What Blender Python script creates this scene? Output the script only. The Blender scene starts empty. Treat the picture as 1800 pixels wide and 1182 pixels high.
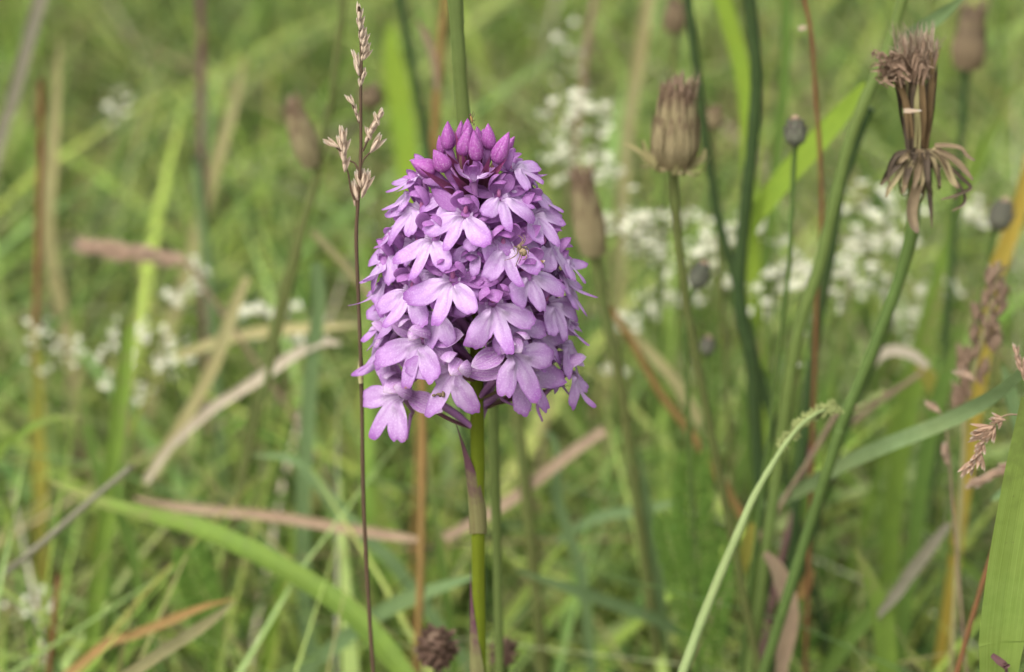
import bpy, math, random
import numpy as np
from mathutils import Vector, Matrix

R = math.radians
scene = bpy.context.scene
COL = scene.collection

# ------------------------------------------------------------------ camera
PITCH = R(22.0)                     # the photographer looks down into the meadow
FOCAL, SENSOR = 85.0, 36.0
PW, PH = 1800.0, 1182.0             # the photograph's own pixels, used only for reading places off it
FPX = FOCAL / SENSOR * PW
DIST = 0.472                        # camera to orchid, metres
V_F = np.array([0.0, math.cos(PITCH), -math.sin(PITCH)])
V_U = np.array([0.0, math.sin(PITCH), math.cos(PITCH)])
V_R = np.array([1.0, 0.0, 0.0])
ORCHID_Z = 0.30


def ray(u, v):
    return V_F + V_R * ((u - PW / 2) / FPX) + V_U * ((PH / 2 - v) / FPX)


CAM = np.array([0.0, 0.0, ORCHID_Z]) - ray(835, 480) * DIST
cam = bpy.data.objects.new('camera', bpy.data.cameras.new('camera'))
COL.objects.link(cam)
cam.location = CAM
cam.rotation_euler = (math.pi / 2 - PITCH, 0, 0)
cam.data.lens = FOCAL
cam.data.sensor_width = SENSOR
cam.data.clip_start = 0.02
cam.data.clip_end = 2000
cam.data.dof.use_dof = True
cam.data.dof.focus_distance = DIST - 0.014
cam.data.dof.aperture_fstop = 13.5
scene.camera = cam

# ------------------------------------------------------------------ sky and sun: bright overcast
SUN_EL, SUN_AZ = R(50), R(215)
world = bpy.data.worlds.new("World")
scene.world = world
world.use_nodes = True
nt = world.node_tree
nt.nodes.clear()
sky = nt.nodes.new('ShaderNodeTexSky')
sky.sky_type = 'NISHITA'
sky.sun_disc = False
sky.sun_elevation = SUN_EL
sky.sun_rotation = SUN_AZ
sky.dust_density = 3.0
hs = nt.nodes.new('ShaderNodeHueSaturation')      # cloud cover: the blue is nearly gone
hs.inputs['Saturation'].default_value = 0.22
bg = nt.nodes.new('ShaderNodeBackground')
bg.inputs['Strength'].default_value = 0.13
wo = nt.nodes.new('ShaderNodeOutputWorld')
nt.links.new(sky.outputs[0], hs.inputs['Color'])
nt.links.new(hs.outputs[0], bg.inputs['Color'])
nt.links.new(bg.outputs[0], wo.inputs['Surface'])
sun = bpy.data.objects.new('sun', bpy.data.lights.new('sun', 'SUN'))
COL.objects.link(sun)
sun.data.energy = 1.3
sun.data.angle = R(35)
sun.data.color = (1.0, 0.98, 0.94)
sd = Vector((math.sin(SUN_AZ) * math.cos(SUN_EL), math.cos(SUN_AZ) * math.cos(SUN_EL), math.sin(SUN_EL)))
sun.rotation_euler = sd.to_track_quat('Z', 'Y').to_euler()

scene.view_settings.view_transform = 'Standard'
scene.view_settings.look = 'None'
scene.view_settings.gamma = 1
scene.view_settings.use_curve_mapping = False
scene.view_settings.exposure = 1.22
scene.cycles.use_denoising = True
scene.cycles.max_bounces = 12
scene.cycles.diffuse_bounces = 8
scene.cycles.transmission_bounces = 10
scene.cycles.sample_clamp_indirect = 6

rng = random.Random(11)
nrg = np.random.default_rng(5)


# ------------------------------------------------------------------ reading places
def at(u, v, Y):
    d = ray(u, v)
    k = (Y - CAM[1]) / d[1]
    return CAM + d * k


def depth(p):
    return float(np.dot(np.asarray(p) - CAM, V_F))


def m_per_px(p):
    return depth(p) / FPX


def spline(pts, n=8):
    P = [np.asarray(p, float) for p in pts]
    if len(P) == 2:
        return [P[0] + (P[1] - P[0]) * k / n for k in range(n + 1)]
    Q = [2 * P[0] - P[1]] + P + [2 * P[-1] - P[-2]]
    out = []
    for i in range(1, len(Q) - 2):
        p0, p1, p2, p3 = Q[i - 1], Q[i], Q[i + 1], Q[i + 2]
        for k in range(n):
            t = k / n
            out.append(0.5 * (2 * p1 + (p2 - p0) * t + (2 * p0 - 5 * p1 + 4 * p2 - p3) * t * t
                              + (3 * p1 - p0 - 3 * p2 + p3) * t ** 3))
    out.append(P[-1])
    return out


# ------------------------------------------------------------------ objects
def norm(v):
    v = np.asarray(v, float)
    return v / max(1e-12, np.linalg.norm(v))


def tag(o, label, cat, group=None):
    o['label'] = label
    o['category'] = cat
    o['kind'] = 'thing'
    if group:
        o['group'] = group
    return o


def empty(name, loc):
    o = bpy.data.objects.new(name, None)
    o.empty_display_size = 0.01
    o.location = loc
    COL.objects.link(o)
    return o


def make_mesh(name, V, F, mat, attr=None, smooth=True):
    me = bpy.data.meshes.new(name)
    V = np.asarray(V, float)
    me.from_pydata(V.tolist(), [], F if isinstance(F, list) else F.tolist())
    if attr is not None:
        a = me.attributes.new('st', 'FLOAT_COLOR', 'POINT')
        A = np.ones((len(V), 4), np.float32)
        attr = np.asarray(attr, np.float32)
        A[:, :attr.shape[1]] = attr
        a.data.foreach_set('color', A.ravel())
    if smooth:
        me.polygons.foreach_set('use_smooth', [True] * len(me.polygons))
    if mat:
        me.materials.append(mat)
    return me


def part(name, geo, mat, parent, root_loc=(0, 0, 0), label=None):
    V, F, A = geo
    o = bpy.data.objects.new(name, make_mesh(name, np.asarray(V) - np.asarray(root_loc), F, mat, A))
    COL.objects.link(o)
    o.parent = parent
    if label:
        o['label'] = label
    return o


def solo(name, geo, mat, base, label, cat, group=None):
    V, F, A = geo
    o = bpy.data.objects.new(name, make_mesh(name, np.asarray(V) - np.asarray(base), F, mat, A))
    o.location = base
    COL.objects.link(o)
    return tag(o, label, cat, group)


def join(geos):
    Vs, Fs, As, n = [], [], [], 0
    for V, F, A in geos:
        V = np.asarray(V, float)
        Vs.append(V)
        As.append(np.asarray(A, float))
        Fs += [[i + n for i in f] for f in F]
        n += len(V)
    return np.vstack(Vs), Fs, np.vstack(As)


def grid_faces(n, m, closed=False, flip=False):
    F = []
    for i in range(n - 1):
        for j in range(m if closed else m - 1):
            a, b = i * m + j, i * m + (j + 1) % m
            c, d = (i + 1) * m + (j + 1) % m, (i + 1) * m + j
            F.append([a, d, c, b] if flip else [a, b, c, d])
    return F


def frames(P):
    P = np.asarray(P, float)
    T = np.gradient(P, axis=0)
    T = T / np.maximum(1e-12, np.linalg.norm(T, axis=1))[:, None]
    up = np.array([0, 1.0, 0.2]) if abs(T[0][1]) < 0.8 else np.array([1.0, 0, 0])
    N = [norm(up - T[0] * np.dot(up, T[0]))]
    for i in range(1, len(P)):
        q = N[-1] - T[i] * np.dot(N[-1], T[i])
        N.append(norm(q))
    N = np.array(N)
    return T, N, np.cross(T, N)


def tube(P, r, sides=8, ribs=0, rnd=0.5):
    """Round stem along P; r is one radius or one per point."""
    P = np.asarray(P, float)
    n = len(P)
    r = np.full(n, r) if np.isscalar(r) else np.interp(np.linspace(0, 1, n), np.linspace(0, 1, len(r)), r)
    T, N, B = frames(P)
    V, A = [], []
    for i in range(n):
        for k in range(sides):
            a = 2 * math.pi * k / sides
            rr = r[i] * (1 + 0.035 * math.sin(i * 0.83) + 0.03 * math.sin(i * 2.1 + 1)) * (1 + (0.13 * math.cos(ribs * a) if ribs else 0))
            V.append(P[i] + (N[i] * math.cos(a) + B[i] * math.sin(a)) * rr)
            A.append((i / (n - 1), abs(math.cos(ribs * a / 2)) if ribs else k / sides, rnd))
    F = grid_faces(n, sides, closed=True)
    F.append(list(range(sides)))
    F.append(list(range((n - 1) * sides, n * sides))[::-1])
    return np.array(V), F, np.array(A)


def ribbon(P, w, face=None, fold=0.25, across=5, twist=0.0, shape=None, wave=0.0, rnd=0.5):
    """Grass blade: a creased strip along P whose flat side looks towards `face`."""
    P = np.asarray(P, float)
    n = len(P)
    t = np.linspace(0, 1, n)
    if shape is None:
        sh = np.minimum(1, (1 - t) * 3.0) ** 0.7 * np.minimum(1, 0.65 + t * 1.4)
    else:
        sh = np.interp(t, np.linspace(0, 1, len(shape)), shape)
    T = np.gradient(P, axis=0)
    T /= np.maximum(1e-12, np.linalg.norm(T, axis=1))[:, None]
    face = np.array([0.15, -0.8, 0.5]) if face is None else np.asarray(face, float)
    V, A = [], []
    ph = rng.random() * 6
    for i in range(n):
        S = np.cross(T[i], face)
        if np.linalg.norm(S) < 1e-3:
            S = np.cross(T[i], [1, 0, 0.1])
        S = norm(S)
        Nn = norm(np.cross(S, T[i]))
        a = twist * t[i] + 0.25 * math.sin(ph + 4 * t[i]) * (1 if twist else 0)
        S, Nn = S * math.cos(a) + Nn * math.sin(a), Nn * math.cos(a) - S * math.sin(a)
        for k in range(across):
            s = -1 + 2 * k / (across - 1)
            q = P[i] + S * s * w * 0.5 * sh[i] - Nn * (1 - abs(s)) * fold * w * 0.5 * sh[i]
            if wave:
                q = q + Nn * wave * w * math.sin(ph + 9 * t[i] + 2 * s)
            V.append(q)
            A.append((t[i], s * 0.5 + 0.5, rnd))
    return np.array(V), grid_faces(n, across), np.array(A)


def leaf(L, W, bend=0.3, cup=0.3, n=10, m=7, sharp=1.0, belly=0.45, wav=0.0, seed=0.0):
    """Petal or small leaf in its own frame: x across, y along, z up; `bend` turns the tip towards +z."""
    V, A = [], []
    for i in range(n):
        t = i / (n - 1)
        a = bend * t
        if abs(bend) > 1e-4:
            y, z = L * math.sin(a) / bend, L * (1 - math.cos(a)) / bend
        else:
            y, z = L * t, 0
        e = math.log(0.5) / math.log(belly)
        w = max(0.02, math.sin(math.pi * min(1, t ** e)) ** (0.75 * sharp)) if t < 1 else 0.03
        w = max(w, 0.35 * (1 - t) ** 2)
        for j in range(m):
            s = -1 + 2 * j / (m - 1)
            x = s * W * 0.5 * w
            h = -cup * W * 0.5 * w * (1 - s * s) + wav * W * math.sin(seed + 7 * t + 3 * s) * abs(s)
            V.append((x, y - h * math.sin(a), z + h * math.cos(a)))
            A.append((t, max(abs(s), t ** 6), s * 0.5 + 0.5))
    return np.array(V), grid_faces(n, m), np.array(A)


def place(geo, base, y_dir, z_hint):
    V, F, A = geo
    y = norm(y_dir)
    z = np.asarray(z_hint, float)
    z = z - y * np.dot(z, y)
    z = norm(z) if np.linalg.norm(z) > 1e-6 else norm(np.cross(y, [0.3, 0.5, 0.8]))
    x = np.cross(y, z)
    M = np.stack([x, y, z], axis=1)
    return V @ M.T + np.asarray(base), F, A


def ellipsoid(c, rad, axis=(0, 0, 1), n=9, m=10, prof=None, rnd=0.5):
    """Body of revolution along `axis`; rad = (half width, half length)."""
    y = norm(axis)
    h = np.array([1.0, 0, 0]) if abs(y[0]) < 0.8 else np.array([0, 1.0, 0])
    x = norm(h - y * np.dot(h, y))
    z = np.cross(x, y)
    V, A = [], []
    for i in range(n):
        t = i / (n - 1)
        if prof is None:
            q, l = math.sin(math.pi * t), -math.cos(math.pi * t)
        else:
            q, l = np.interp(t, np.linspace(0, 1, len(prof)), prof), 2 * t - 1
        q = max(q, 0.02)
        for k in range(m):
            a = 2 * math.pi * k / m
            V.append(np.asarray(c) + y * l * rad[1] + (x * math.cos(a) + z * math.sin(a)) * rad[0] * q)
            A.append((t, k / m, rnd))
    return np.array(V), grid_faces(n, m, closed=True), np.array(A)


# ------------------------------------------------------------------ materials
def nodes_of(name):
    m = bpy.data.materials.new(name)
    m.use_nodes = True
    t = m.node_tree
    t.nodes.clear()
    return m, t, t.nodes, t.links


def rgba(c):
    return (c[0], c[1], c[2], 1)


def finish(t, N, Lk, colour, rough, trans, bump=None, spec=0.3, back=None):
    b = N.new('ShaderNodeBsdfPrincipled')
    b.inputs['Roughness'].default_value = rough
    b.inputs['Specular IOR Level'].default_value = spec
    Lk.new(colour, b.inputs['Base Color'])
    if bump:
        Lk.new(bump, b.inputs['Normal'])
    out = N.new('ShaderNodeOutputMaterial')
    if trans > 0:
        tr = N.new('ShaderNodeBsdfTranslucent')
        Lk.new(back or colour, tr.inputs['Color'])
        mx = N.new('ShaderNodeMixShader')
        mx.inputs[0].default_value = trans
        Lk.new(b.outputs[0], mx.inputs[1])
        Lk.new(tr.outputs[0], mx.inputs[2])
        Lk.new(mx.outputs[0], out.inputs[0])
    else:
        Lk.new(b.outputs[0], out.inputs[0])


def ramp(N, stops, interp='LINEAR'):
    r = N.new('ShaderNodeValToRGB')
    r.color_ramp.interpolation = interp
    e = r.color_ramp.elements
    e[0].position, e[0].color = stops[0][0], rgba(stops[0][1])
    e[1].position, e[1].color = stops[-1][0], rgba(stops[-1][1])
    for p, c in stops[1:-1]:
        q = e.new(p)
        q.color = rgba(c)
    return r


def mixc(N, Lk, fac, a, b, mode='MIX'):
    m = N.new('ShaderNodeMix')
    m.data_type = 'RGBA'
    m.blend_type = mode
    for sock, val in ((m.inputs[0], fac), (m.inputs[6], a), (m.inputs[7], b)):
        if hasattr(val, 'is_linked'):
            Lk.new(val, sock)
        elif isinstance(val, (int, float)):
            sock.default_value = val
        else:
            sock.default_value = rgba(val)
    return m.outputs[2]


def math_node(N, Lk, op, a, b=0.0, c=None, clamp=False):
    m = N.new('ShaderNodeMath')
    m.operation = op
    m.use_clamp = clamp
    for i, val in enumerate((a, b) if c is None else (a, b, c)):
        if hasattr(val, 'is_linked'):
            Lk.new(val, m.inputs[i])
        else:
            m.inputs[i].default_value = val
    return m.outputs[0]


def attr_xyz(N, Lk):
    a = N.new('ShaderNodeAttribute')
    a.attribute_name = 'st'
    s = N.new('ShaderNodeSeparateXYZ')
    Lk.new(a.outputs['Vector'], s.inputs[0])
    return a, s.outputs[0], s.outputs[1], s.outputs[2]


def noise_tex(N, Lk, scale, detail=3, rough=0.6, coord=None, dim='3D'):
    n = N.new('ShaderNodeTexNoise')
    n.noise_dimensions = dim
    n.inputs['Scale'].default_value = scale
    n.inputs['Detail'].default_value = detail
    n.inputs['Roughness'].default_value = rough
    if coord is None:
        tc = N.new('ShaderNodeTexCoord')
        coord = tc.outputs['Object']
    Lk.new(coord, n.inputs['Vector'])
    return n.outputs[0]


def bump_node(N, Lk, height, dist, strength=0.6):
    b = N.new('ShaderNodeBump')
    b.inputs['Strength'].default_value = strength
    b.inputs['Distance'].default_value = dist
    Lk.new(height, b.inputs['Height'])
    return b.outputs[0]


def plant_mat(name, base, alt=None, tip=None, vein=0.25, trans=0.25, rough=0.55, spec=0.12, blotch=260, veins=9):
    """Blade, stem or dry stalk: lengthwise veins, blotches of a second colour, an ageing tip."""
    m, t, N, Lk = nodes_of(name)
    a, along, across, rnd = attr_xyz(N, Lk)
    alt = alt or tuple(c * 0.75 for c in base)
    f = noise_tex(N, Lk, blotch, 4)
    f = math_node(N, Lk, 'MULTIPLY_ADD', f, 2.6, -0.8, clamp=True)
    col = mixc(N, Lk, f, base, alt)
    slow = noise_tex(N, Lk, 34, 2)
    sf = math_node(N, Lk, 'MULTIPLY_ADD', slow, 2.4, -0.75, clamp=True)
    col = mixc(N, Lk, math_node(N, Lk, 'MULTIPLY', sf, 0.55), col, (alt[0] * 1.15, alt[1] * 0.85, alt[2] * 0.7))
    spots = noise_tex(N, Lk, 900, 1)
    pf = math_node(N, Lk, 'MULTIPLY_ADD', spots, 14, -10.2, clamp=True)
    col = mixc(N, Lk, math_node(N, Lk, 'MULTIPLY', pf, 0.6), col, (0.10, 0.07, 0.035))
    cx = N.new('ShaderNodeCombineXYZ')
    Lk.new(math_node(N, Lk, 'MULTIPLY', across, veins * 2.0), cx.inputs[0])
    Lk.new(math_node(N, Lk, 'MULTIPLY', along, 1.2), cx.inputs[1])
    vn = noise_tex(N, Lk, 1.0, 3, 0.65, cx.outputs[0])
    vf = math_node(N, Lk, 'MULTIPLY_ADD', vn, 2.4, -0.7, clamp=True)
    col = mixc(N, Lk, math_node(N, Lk, 'MULTIPLY', vf, vein), col, tuple(min(0.9, c * 1.7 + 0.02) for c in base))
    if tip:
        tf = math_node(N, Lk, 'ADD', along, math_node(N, Lk, 'MULTIPLY_ADD', f, 0.3, -0.15))
        mr = N.new('ShaderNodeMapRange')
        mr.inputs[1].default_value, mr.inputs[2].default_value = (0.3, 0.62) if name == 'dry_sheath' else (0.72, 1.0)
        Lk.new(tf, mr.inputs[0])
        col = mixc(N, Lk, mr.outputs[0], col, tip)
    bp = bump_node(N, Lk, vn, 0.0003, 0.5)
    finish(t, N, Lk, col, rough, trans, bp, spec)
    return m


def petal_mat(name, throat, mid, edge, dry=0.0, trans=0.3, rough=0.5, sparkle=0.25):
    """Orchid petal: colour runs from throat to rim, faint veins, pale specks painted in as cell sparkle, optional dried rim."""
    m, t, N, Lk = nodes_of(name)
    a, along, rim, vein = attr_xyz(N, Lk)
    big = noise_tex(N, Lk, 330, 3)
    x = math_node(N, Lk, 'ADD', along, math_node(N, Lk, 'MULTIPLY_ADD', big, 0.36, -0.18))
    rp = ramp(N, [(0.0, throat), (0.45, tuple(0.5 * (p + q) for p, q in zip(throat, mid))), (0.8, mid), (1.0, edge)])
    Lk.new(x, rp.inputs[0])
    col = rp.outputs[0]
    cx = N.new('ShaderNodeCombineXYZ')
    Lk.new(math_node(N, Lk, 'MULTIPLY', vein, 16), cx.inputs[0])
    Lk.new(math_node(N, Lk, 'MULTIPLY', along, 1.5), cx.inputs[1])
    vn = noise_tex(N, Lk, 1.0, 2, 0.5, cx.outputs[0])
    vf = math_node(N, Lk, 'MULTIPLY_ADD', vn, 3.2, -1.25, clamp=True)
    col = mixc(N, Lk, math_node(N, Lk, 'MULTIPLY', vf, 0.62), col, edge)
    fine = noise_tex(N, Lk, 2600, 3, 0.75)
    ff = math_node(N, Lk, 'MULTIPLY_ADD', fine, 5.0, -2.5, clamp=True)
    col = mixc(N, Lk, math_node(N, Lk, 'MULTIPLY', ff, sparkle), col, (0.86, 0.76, 0.86))  # pale specks in the colour imitate the glitter of petal cells
    rf = math_node(N, Lk, 'MULTIPLY_ADD', rim, 9.0, -8.1, clamp=True)
    col = mixc(N, Lk, math_node(N, Lk, 'MULTIPLY', rf, 0.85), col, tuple(c * 0.72 for c in edge))
    if dry > 0:
        dn = noise_tex(N, Lk, 420, 2)
        df = math_node(N, Lk, 'MULTIPLY_ADD', dn, 9.0, -9.0 * (1 - dry), clamp=True)
        rr = math_node(N, Lk, 'MULTIPLY_ADD', rim, 16.0, -14.9, clamp=True)
        aa = math_node(N, Lk, 'MULTIPLY_ADD', along, 5.0, -3.6, clamp=True)
        df = math_node(N, Lk, 'MULTIPLY', math_node(N, Lk, 'MULTIPLY', df, rr), aa)
        col = mixc(N, Lk, df, col, (0.36, 0.17, 0.06))
    h = math_node(N, Lk, 'ADD', math_node(N, Lk, 'MULTIPLY', fine, 0.35), vn)
    finish(t, N, Lk, col, rough, trans, bump_node(N, Lk, h, 0.0003, 0.7), 0.35)
    return m


def vert_col_mat(name, trans=0.3, rough=0.55):
    """Meadow filling: every blade carries its own colour."""
    m, t, N, Lk = nodes_of(name)
    a = N.new('ShaderNodeAttribute')
    a.attribute_name = 'st'
    n = noise_tex(N, Lk, 120, 3)
    col = mixc(N, Lk, math_node(N, Lk, 'MULTIPLY_ADD', n, 1.6, -0.4, clamp=True), a.outputs['Color'], (0.5, 0.5, 0.5), 'SOFT_LIGHT')
    finish(t, N, Lk, col, rough, trans, None, 0.14)
    return m


def soil_mat():
    m, t, N, Lk = nodes_of('soil')
    n1 = noise_tex(N, Lk, 9, 8, 0.7)
    rp = ramp(N, [(0.3, (0.012, 0.010, 0.006)), (0.5, (0.026, 0.021, 0.012)), (0.72, (0.06, 0.05, 0.025))])
    Lk.new(n1, rp.inputs[0])
    n2 = noise_tex(N, Lk, 60, 6, 0.7)
    finish(t, N, Lk, rp.outputs[0], 0.95, 0, bump_node(N, Lk, n2, 0.02, 0.8), 0.1)
    return m


M = {}
M['soil'] = soil_mat()
M['meadow'] = vert_col_mat('meadow_blades', 0.34)
M['green'] = plant_mat('grass_green', (0.13, 0.21, 0.04), (0.08, 0.14, 0.03), vein=0.45, trans=0.34, tip=(0.24, 0.23, 0.09))
M['bright'] = plant_mat('grass_yellow_green', (0.175, 0.265, 0.04), (0.11, 0.18, 0.035), vein=0.4, trans=0.36, tip=(0.24, 0.25, 0.08))
M['blue'] = plant_mat('grass_grey_green', (0.16, 0.235, 0.095), (0.10, 0.165, 0.065), vein=0.5, trans=0.3)
M['palegreen'] = plant_mat('stalk_mid_green', (0.125, 0.175, 0.045), (0.085, 0.125, 0.03), vein=0.4, trans=0.06)
M['vivid'] = plant_mat('vivid_yellow_green_leaf', (0.24, 0.345, 0.04), (0.18, 0.28, 0.035), vein=0.35, trans=0.4)
M['amber'] = plant_mat('amber_leaf', (0.40, 0.27, 0.045), (0.28, 0.25, 0.05), vein=0.4, trans=0.3)
M['strand'] = plant_mat('withered_strand', (0.21, 0.14, 0.065), (0.10, 0.065, 0.035), vein=0.6, trans=0.12, rough=0.65, blotch=300)
M['down'] = plant_mat('grey_brown_down', (0.36, 0.30, 0.22), (0.24, 0.17, 0.11), vein=0.3, trans=0.3, rough=0.7)
M['bigleaf'] = plant_mat('broad_ribbed_leaf', (0.20, 0.275, 0.06), (0.15, 0.225, 0.04), tip=(0.16, 0.2, 0.05), vein=0.4, trans=0.3, veins=22)
M['paleblade'] = plant_mat('pale_grey_green_blade', (0.23, 0.315, 0.14), (0.16, 0.235, 0.095), vein=0.45, trans=0.3)
M['dark'] = plant_mat('stalk_dark_green', (0.048, 0.08, 0.024), (0.03, 0.055, 0.02), vein=0.2, trans=0.04, rough=0.45)
M['stalk'] = plant_mat('stalk_green', (0.09, 0.14, 0.035), (0.06, 0.10, 0.025), vein=0.3, trans=0.06, rough=0.45)
M['olive'] = plant_mat('stalk_olive', (0.10, 0.13, 0.035), (0.08, 0.085, 0.03), vein=0.3, trans=0.06)
M['straw'] = plant_mat('straw', (0.30, 0.275, 0.13), (0.20, 0.18, 0.075), vein=0.6, trans=0.2, rough=0.6)
M['bone'] = plant_mat('bleached_straw', (0.40, 0.35, 0.26), (0.22, 0.175, 0.12), vein=0.65, trans=0.2, rough=0.6)
M['tan'] = plant_mat('tan_blade', (0.28, 0.205, 0.13), (0.15, 0.10, 0.07), vein=0.6, trans=0.2, rough=0.6)
M['rust'] = plant_mat('rusty_stalk', (0.19, 0.085, 0.035), (0.11, 0.065, 0.03), vein=0.3, trans=0.08, rough=0.6)
M['ochre'] = plant_mat('ochre_stalk', (0.26, 0.155, 0.055), (0.17, 0.12, 0.04), vein=0.4, trans=0.15, rough=0.6)
M['yellow'] = plant_mat('yellowed_blade', (0.30, 0.27, 0.05), (0.24, 0.24, 0.05), vein=0.3, trans=0.3)
M['brown'] = plant_mat('brown_stalk', (0.11, 0.075, 0.045), (0.07, 0.045, 0.03), vein=0.25, trans=0.05, rough=0.6)
M['grey'] = plant_mat('grey_stalk', (0.19, 0.175, 0.125), (0.12, 0.12, 0.075), vein=0.4, trans=0.1, rough=0.6)
M['purple'] = plant_mat('purple_brown_stalk', (0.16, 0.08, 0.09), (0.10, 0.06, 0.05), vein=0.25, trans=0.05, rough=0.6)
M['ribbed'] = plant_mat('ribbed_stalk', (0.10, 0.135, 0.035), (0.07, 0.10, 0.025), vein=0.5, trans=0.05)
M['sheath'] = plant_mat('dry_sheath', (0.20, 0.20, 0.08), (0.15, 0.13, 0.06), tip=(0.13, 0.06, 0.075), vein=0.35, trans=0.25)
M['husk'] = plant_mat('pale_husk', (0.50, 0.41, 0.30), (0.34, 0.25, 0.18), tip=(0.60, 0.53, 0.44), vein=0.5, trans=0.25, rough=0.5, blotch=600, veins=5)
M['husk_brown'] = plant_mat('brown_husk', (0.40, 0.29, 0.20), (0.28, 0.18, 0.13), tip=(0.52, 0.42, 0.33), vein=0.45, trans=0.2, rough=0.55, blotch=500, veins=5)
M['bract'] = plant_mat('withered_bract', (0.19, 0.14, 0.08), (0.09, 0.068, 0.042), tip=(0.15, 0.11, 0.075), vein=0.6, trans=0.12, rough=0.65, blotch=260)
M['bract_dark'] = plant_mat('dark_bract', (0.075, 0.055, 0.034), (0.035, 0.026, 0.02), tip=(0.18, 0.13, 0.08), vein=0.5, trans=0.08, rough=0.65)
M['bract_pale'] = plant_mat('pale_bract', (0.27, 0.23, 0.12), (0.17, 0.135, 0.08), tip=(0.17, 0.11, 0.07), vein=0.5, trans=0.15, rough=0.65)
M['tuft'] = plant_mat('brown_tuft', (0.27, 0.19, 0.125), (0.15, 0.10, 0.07), tip=(0.38, 0.28, 0.20), vein=0.4, trans=0.2, rough=0.7)
M['bud_grey'] = plant_mat('grey_bud', (0.12, 0.13, 0.085), (0.07, 0.07, 0.06), tip=(0.16, 0.11, 0.11), vein=0.2, trans=0.03, rough=0.6, blotch=700)
M['floret'] = plant_mat('white_floret', (0.78, 0.80, 0.68), (0.66, 0.70, 0.52), vein=0.1, trans=0.3, rough=0.6)
M['clover'] = plant_mat('withered_floret', (0.13, 0.08, 0.055), (0.06, 0.038, 0.028), tip=(0.26, 0.18, 0.12), vein=0.3, trans=0.12, rough=0.7)
M['feather'] = plant_mat('feathery_leaf', (0.14, 0.24, 0.04), (0.09, 0.18, 0.03), vein=0.15, trans=0.3)

LIP = petal_mat('orchid_lip', (0.72, 0.58, 0.75), (0.51, 0.285, 0.58), (0.36, 0.125, 0.43), sparkle=0.30, trans=0.34)
LIP_OLD = petal_mat('orchid_lip_older', (0.65, 0.50, 0.68), (0.46, 0.24, 0.52), (0.34, 0.115, 0.41), dry=0.42, sparkle=0.30, trans=0.34)
SEPAL = petal_mat('orchid_sepal', (0.46, 0.215, 0.50), (0.50, 0.23, 0.54), (0.42, 0.14, 0.45), sparkle=0.2, trans=0.4)
SEPAL_OLD = petal_mat('orchid_sepal_older', (0.34, 0.12, 0.39), (0.44, 0.21, 0.49), (0.60, 0.45, 0.60), dry=0.5, sparkle=0.36)
BUD = petal_mat('orchid_bud', (0.25, 0.055, 0.23), (0.37, 0.095, 0.36), (0.27, 0.045, 0.25), sparkle=0.22, trans=0.12)
OVARY = petal_mat('orchid_ovary', (0.30, 0.14, 0.28), (0.36, 0.15, 0.38), (0.34, 0.12, 0.36), sparkle=0.1, trans=0.1)
OVARY_BROWN = petal_mat('orchid_ovary_brown', (0.14, 0.10, 0.05), (0.16, 0.09, 0.06), (0.20, 0.06, 0.10), sparkle=0.05, trans=0.1)
BRACT = petal_mat('orchid_bract', (0.17, 0.09, 0.07), (0.26, 0.05, 0.14), (0.33, 0.05, 0.22), sparkle=0.05, trans=0.2)
THROAT = petal_mat('orchid_column', (0.50, 0.16, 0.32), (0.46, 0.15, 0.34), (0.42, 0.12, 0.30), sparkle=0.1, trans=0.1)
STEM = plant_mat('orchid_stem', (0.125, 0.165, 0.012), (0.105, 0.14, 0.012), vein=0.15, trans=0.06, rough=0.4, veins=4)
# ------------------------------------------------------------------ ground
gv, gf, n_ = [], [], 61
gx = np.sign(np.linspace(-1, 1, n_)) * np.abs(np.linspace(-1, 1, n_)) ** 4 * 300
for i in range(n_):
    for j in range(n_):
        x, y = gx[i], gx[j] + 0.6
        near = math.exp(-(x * x + y * y) / 9)
        gv.append((x, y, near * (0.012 * math.sin(9 * x + 2) * math.cos(11 * y) + 0.008 * math.sin(23 * x + 17 * y)) - 0.012))
go = bpy.data.objects.new('ground', make_mesh('ground', gv, grid_faces(n_, n_, flip=True), M['soil']))
COL.objects.link(go)
go['kind'] = 'structure'
go['label'] = 'dark meadow soil with litter under the grass'


def ground_point(p, q, reach=0.06):
    """Where a stalk leaving p away from q meets the soil."""
    d = np.asarray(p) - np.asarray(q)
    h = p[2] + 0.012
    k = 0 if d[2] > -1e-5 else h / -d[2]
    off = d[:2] * k
    l = np.linalg.norm(off)
    if l > reach:
        off = off * reach / l
    return np.array([p[0] + off[0], p[1] + off[1], -0.012])


# ------------------------------------------------------------------ the orchid
orchid = empty('orchid', (0, 0, -0.012))
tag(orchid, 'pink purple pyramidal orchid in full flower on a green stem, sharp in the middle', 'orchid')
ROOT = (0, 0, -0.012)


def axis_z(v):
    return ORCHID_Z + (480 - v) * 0.00012


STEM_PTS = [np.array(p) for p in [(0.0006, 0.004, -0.012), (0.0004, 0.002, 0.10), (0.0003, 0.0005, 0.20), (0.0003, 0, 0.26),
                                  (0, 0, 0.30), (-0.0003, 0, 0.322)]]
stem_curve = spline(STEM_PTS, 8)
part('stem', tube(stem_curve, [0.0021, 0.0018, 0.00152, 0.00145, 0.0013, 0.0008], 14, ribs=6), STEM, orchid, ROOT)


def stem_at(z):
    P = np.array(stem_curve)
    return np.array([np.interp(z, P[:, 2], P[:, 0]), np.interp(z, P[:, 2], P[:, 1]), z])


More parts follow.
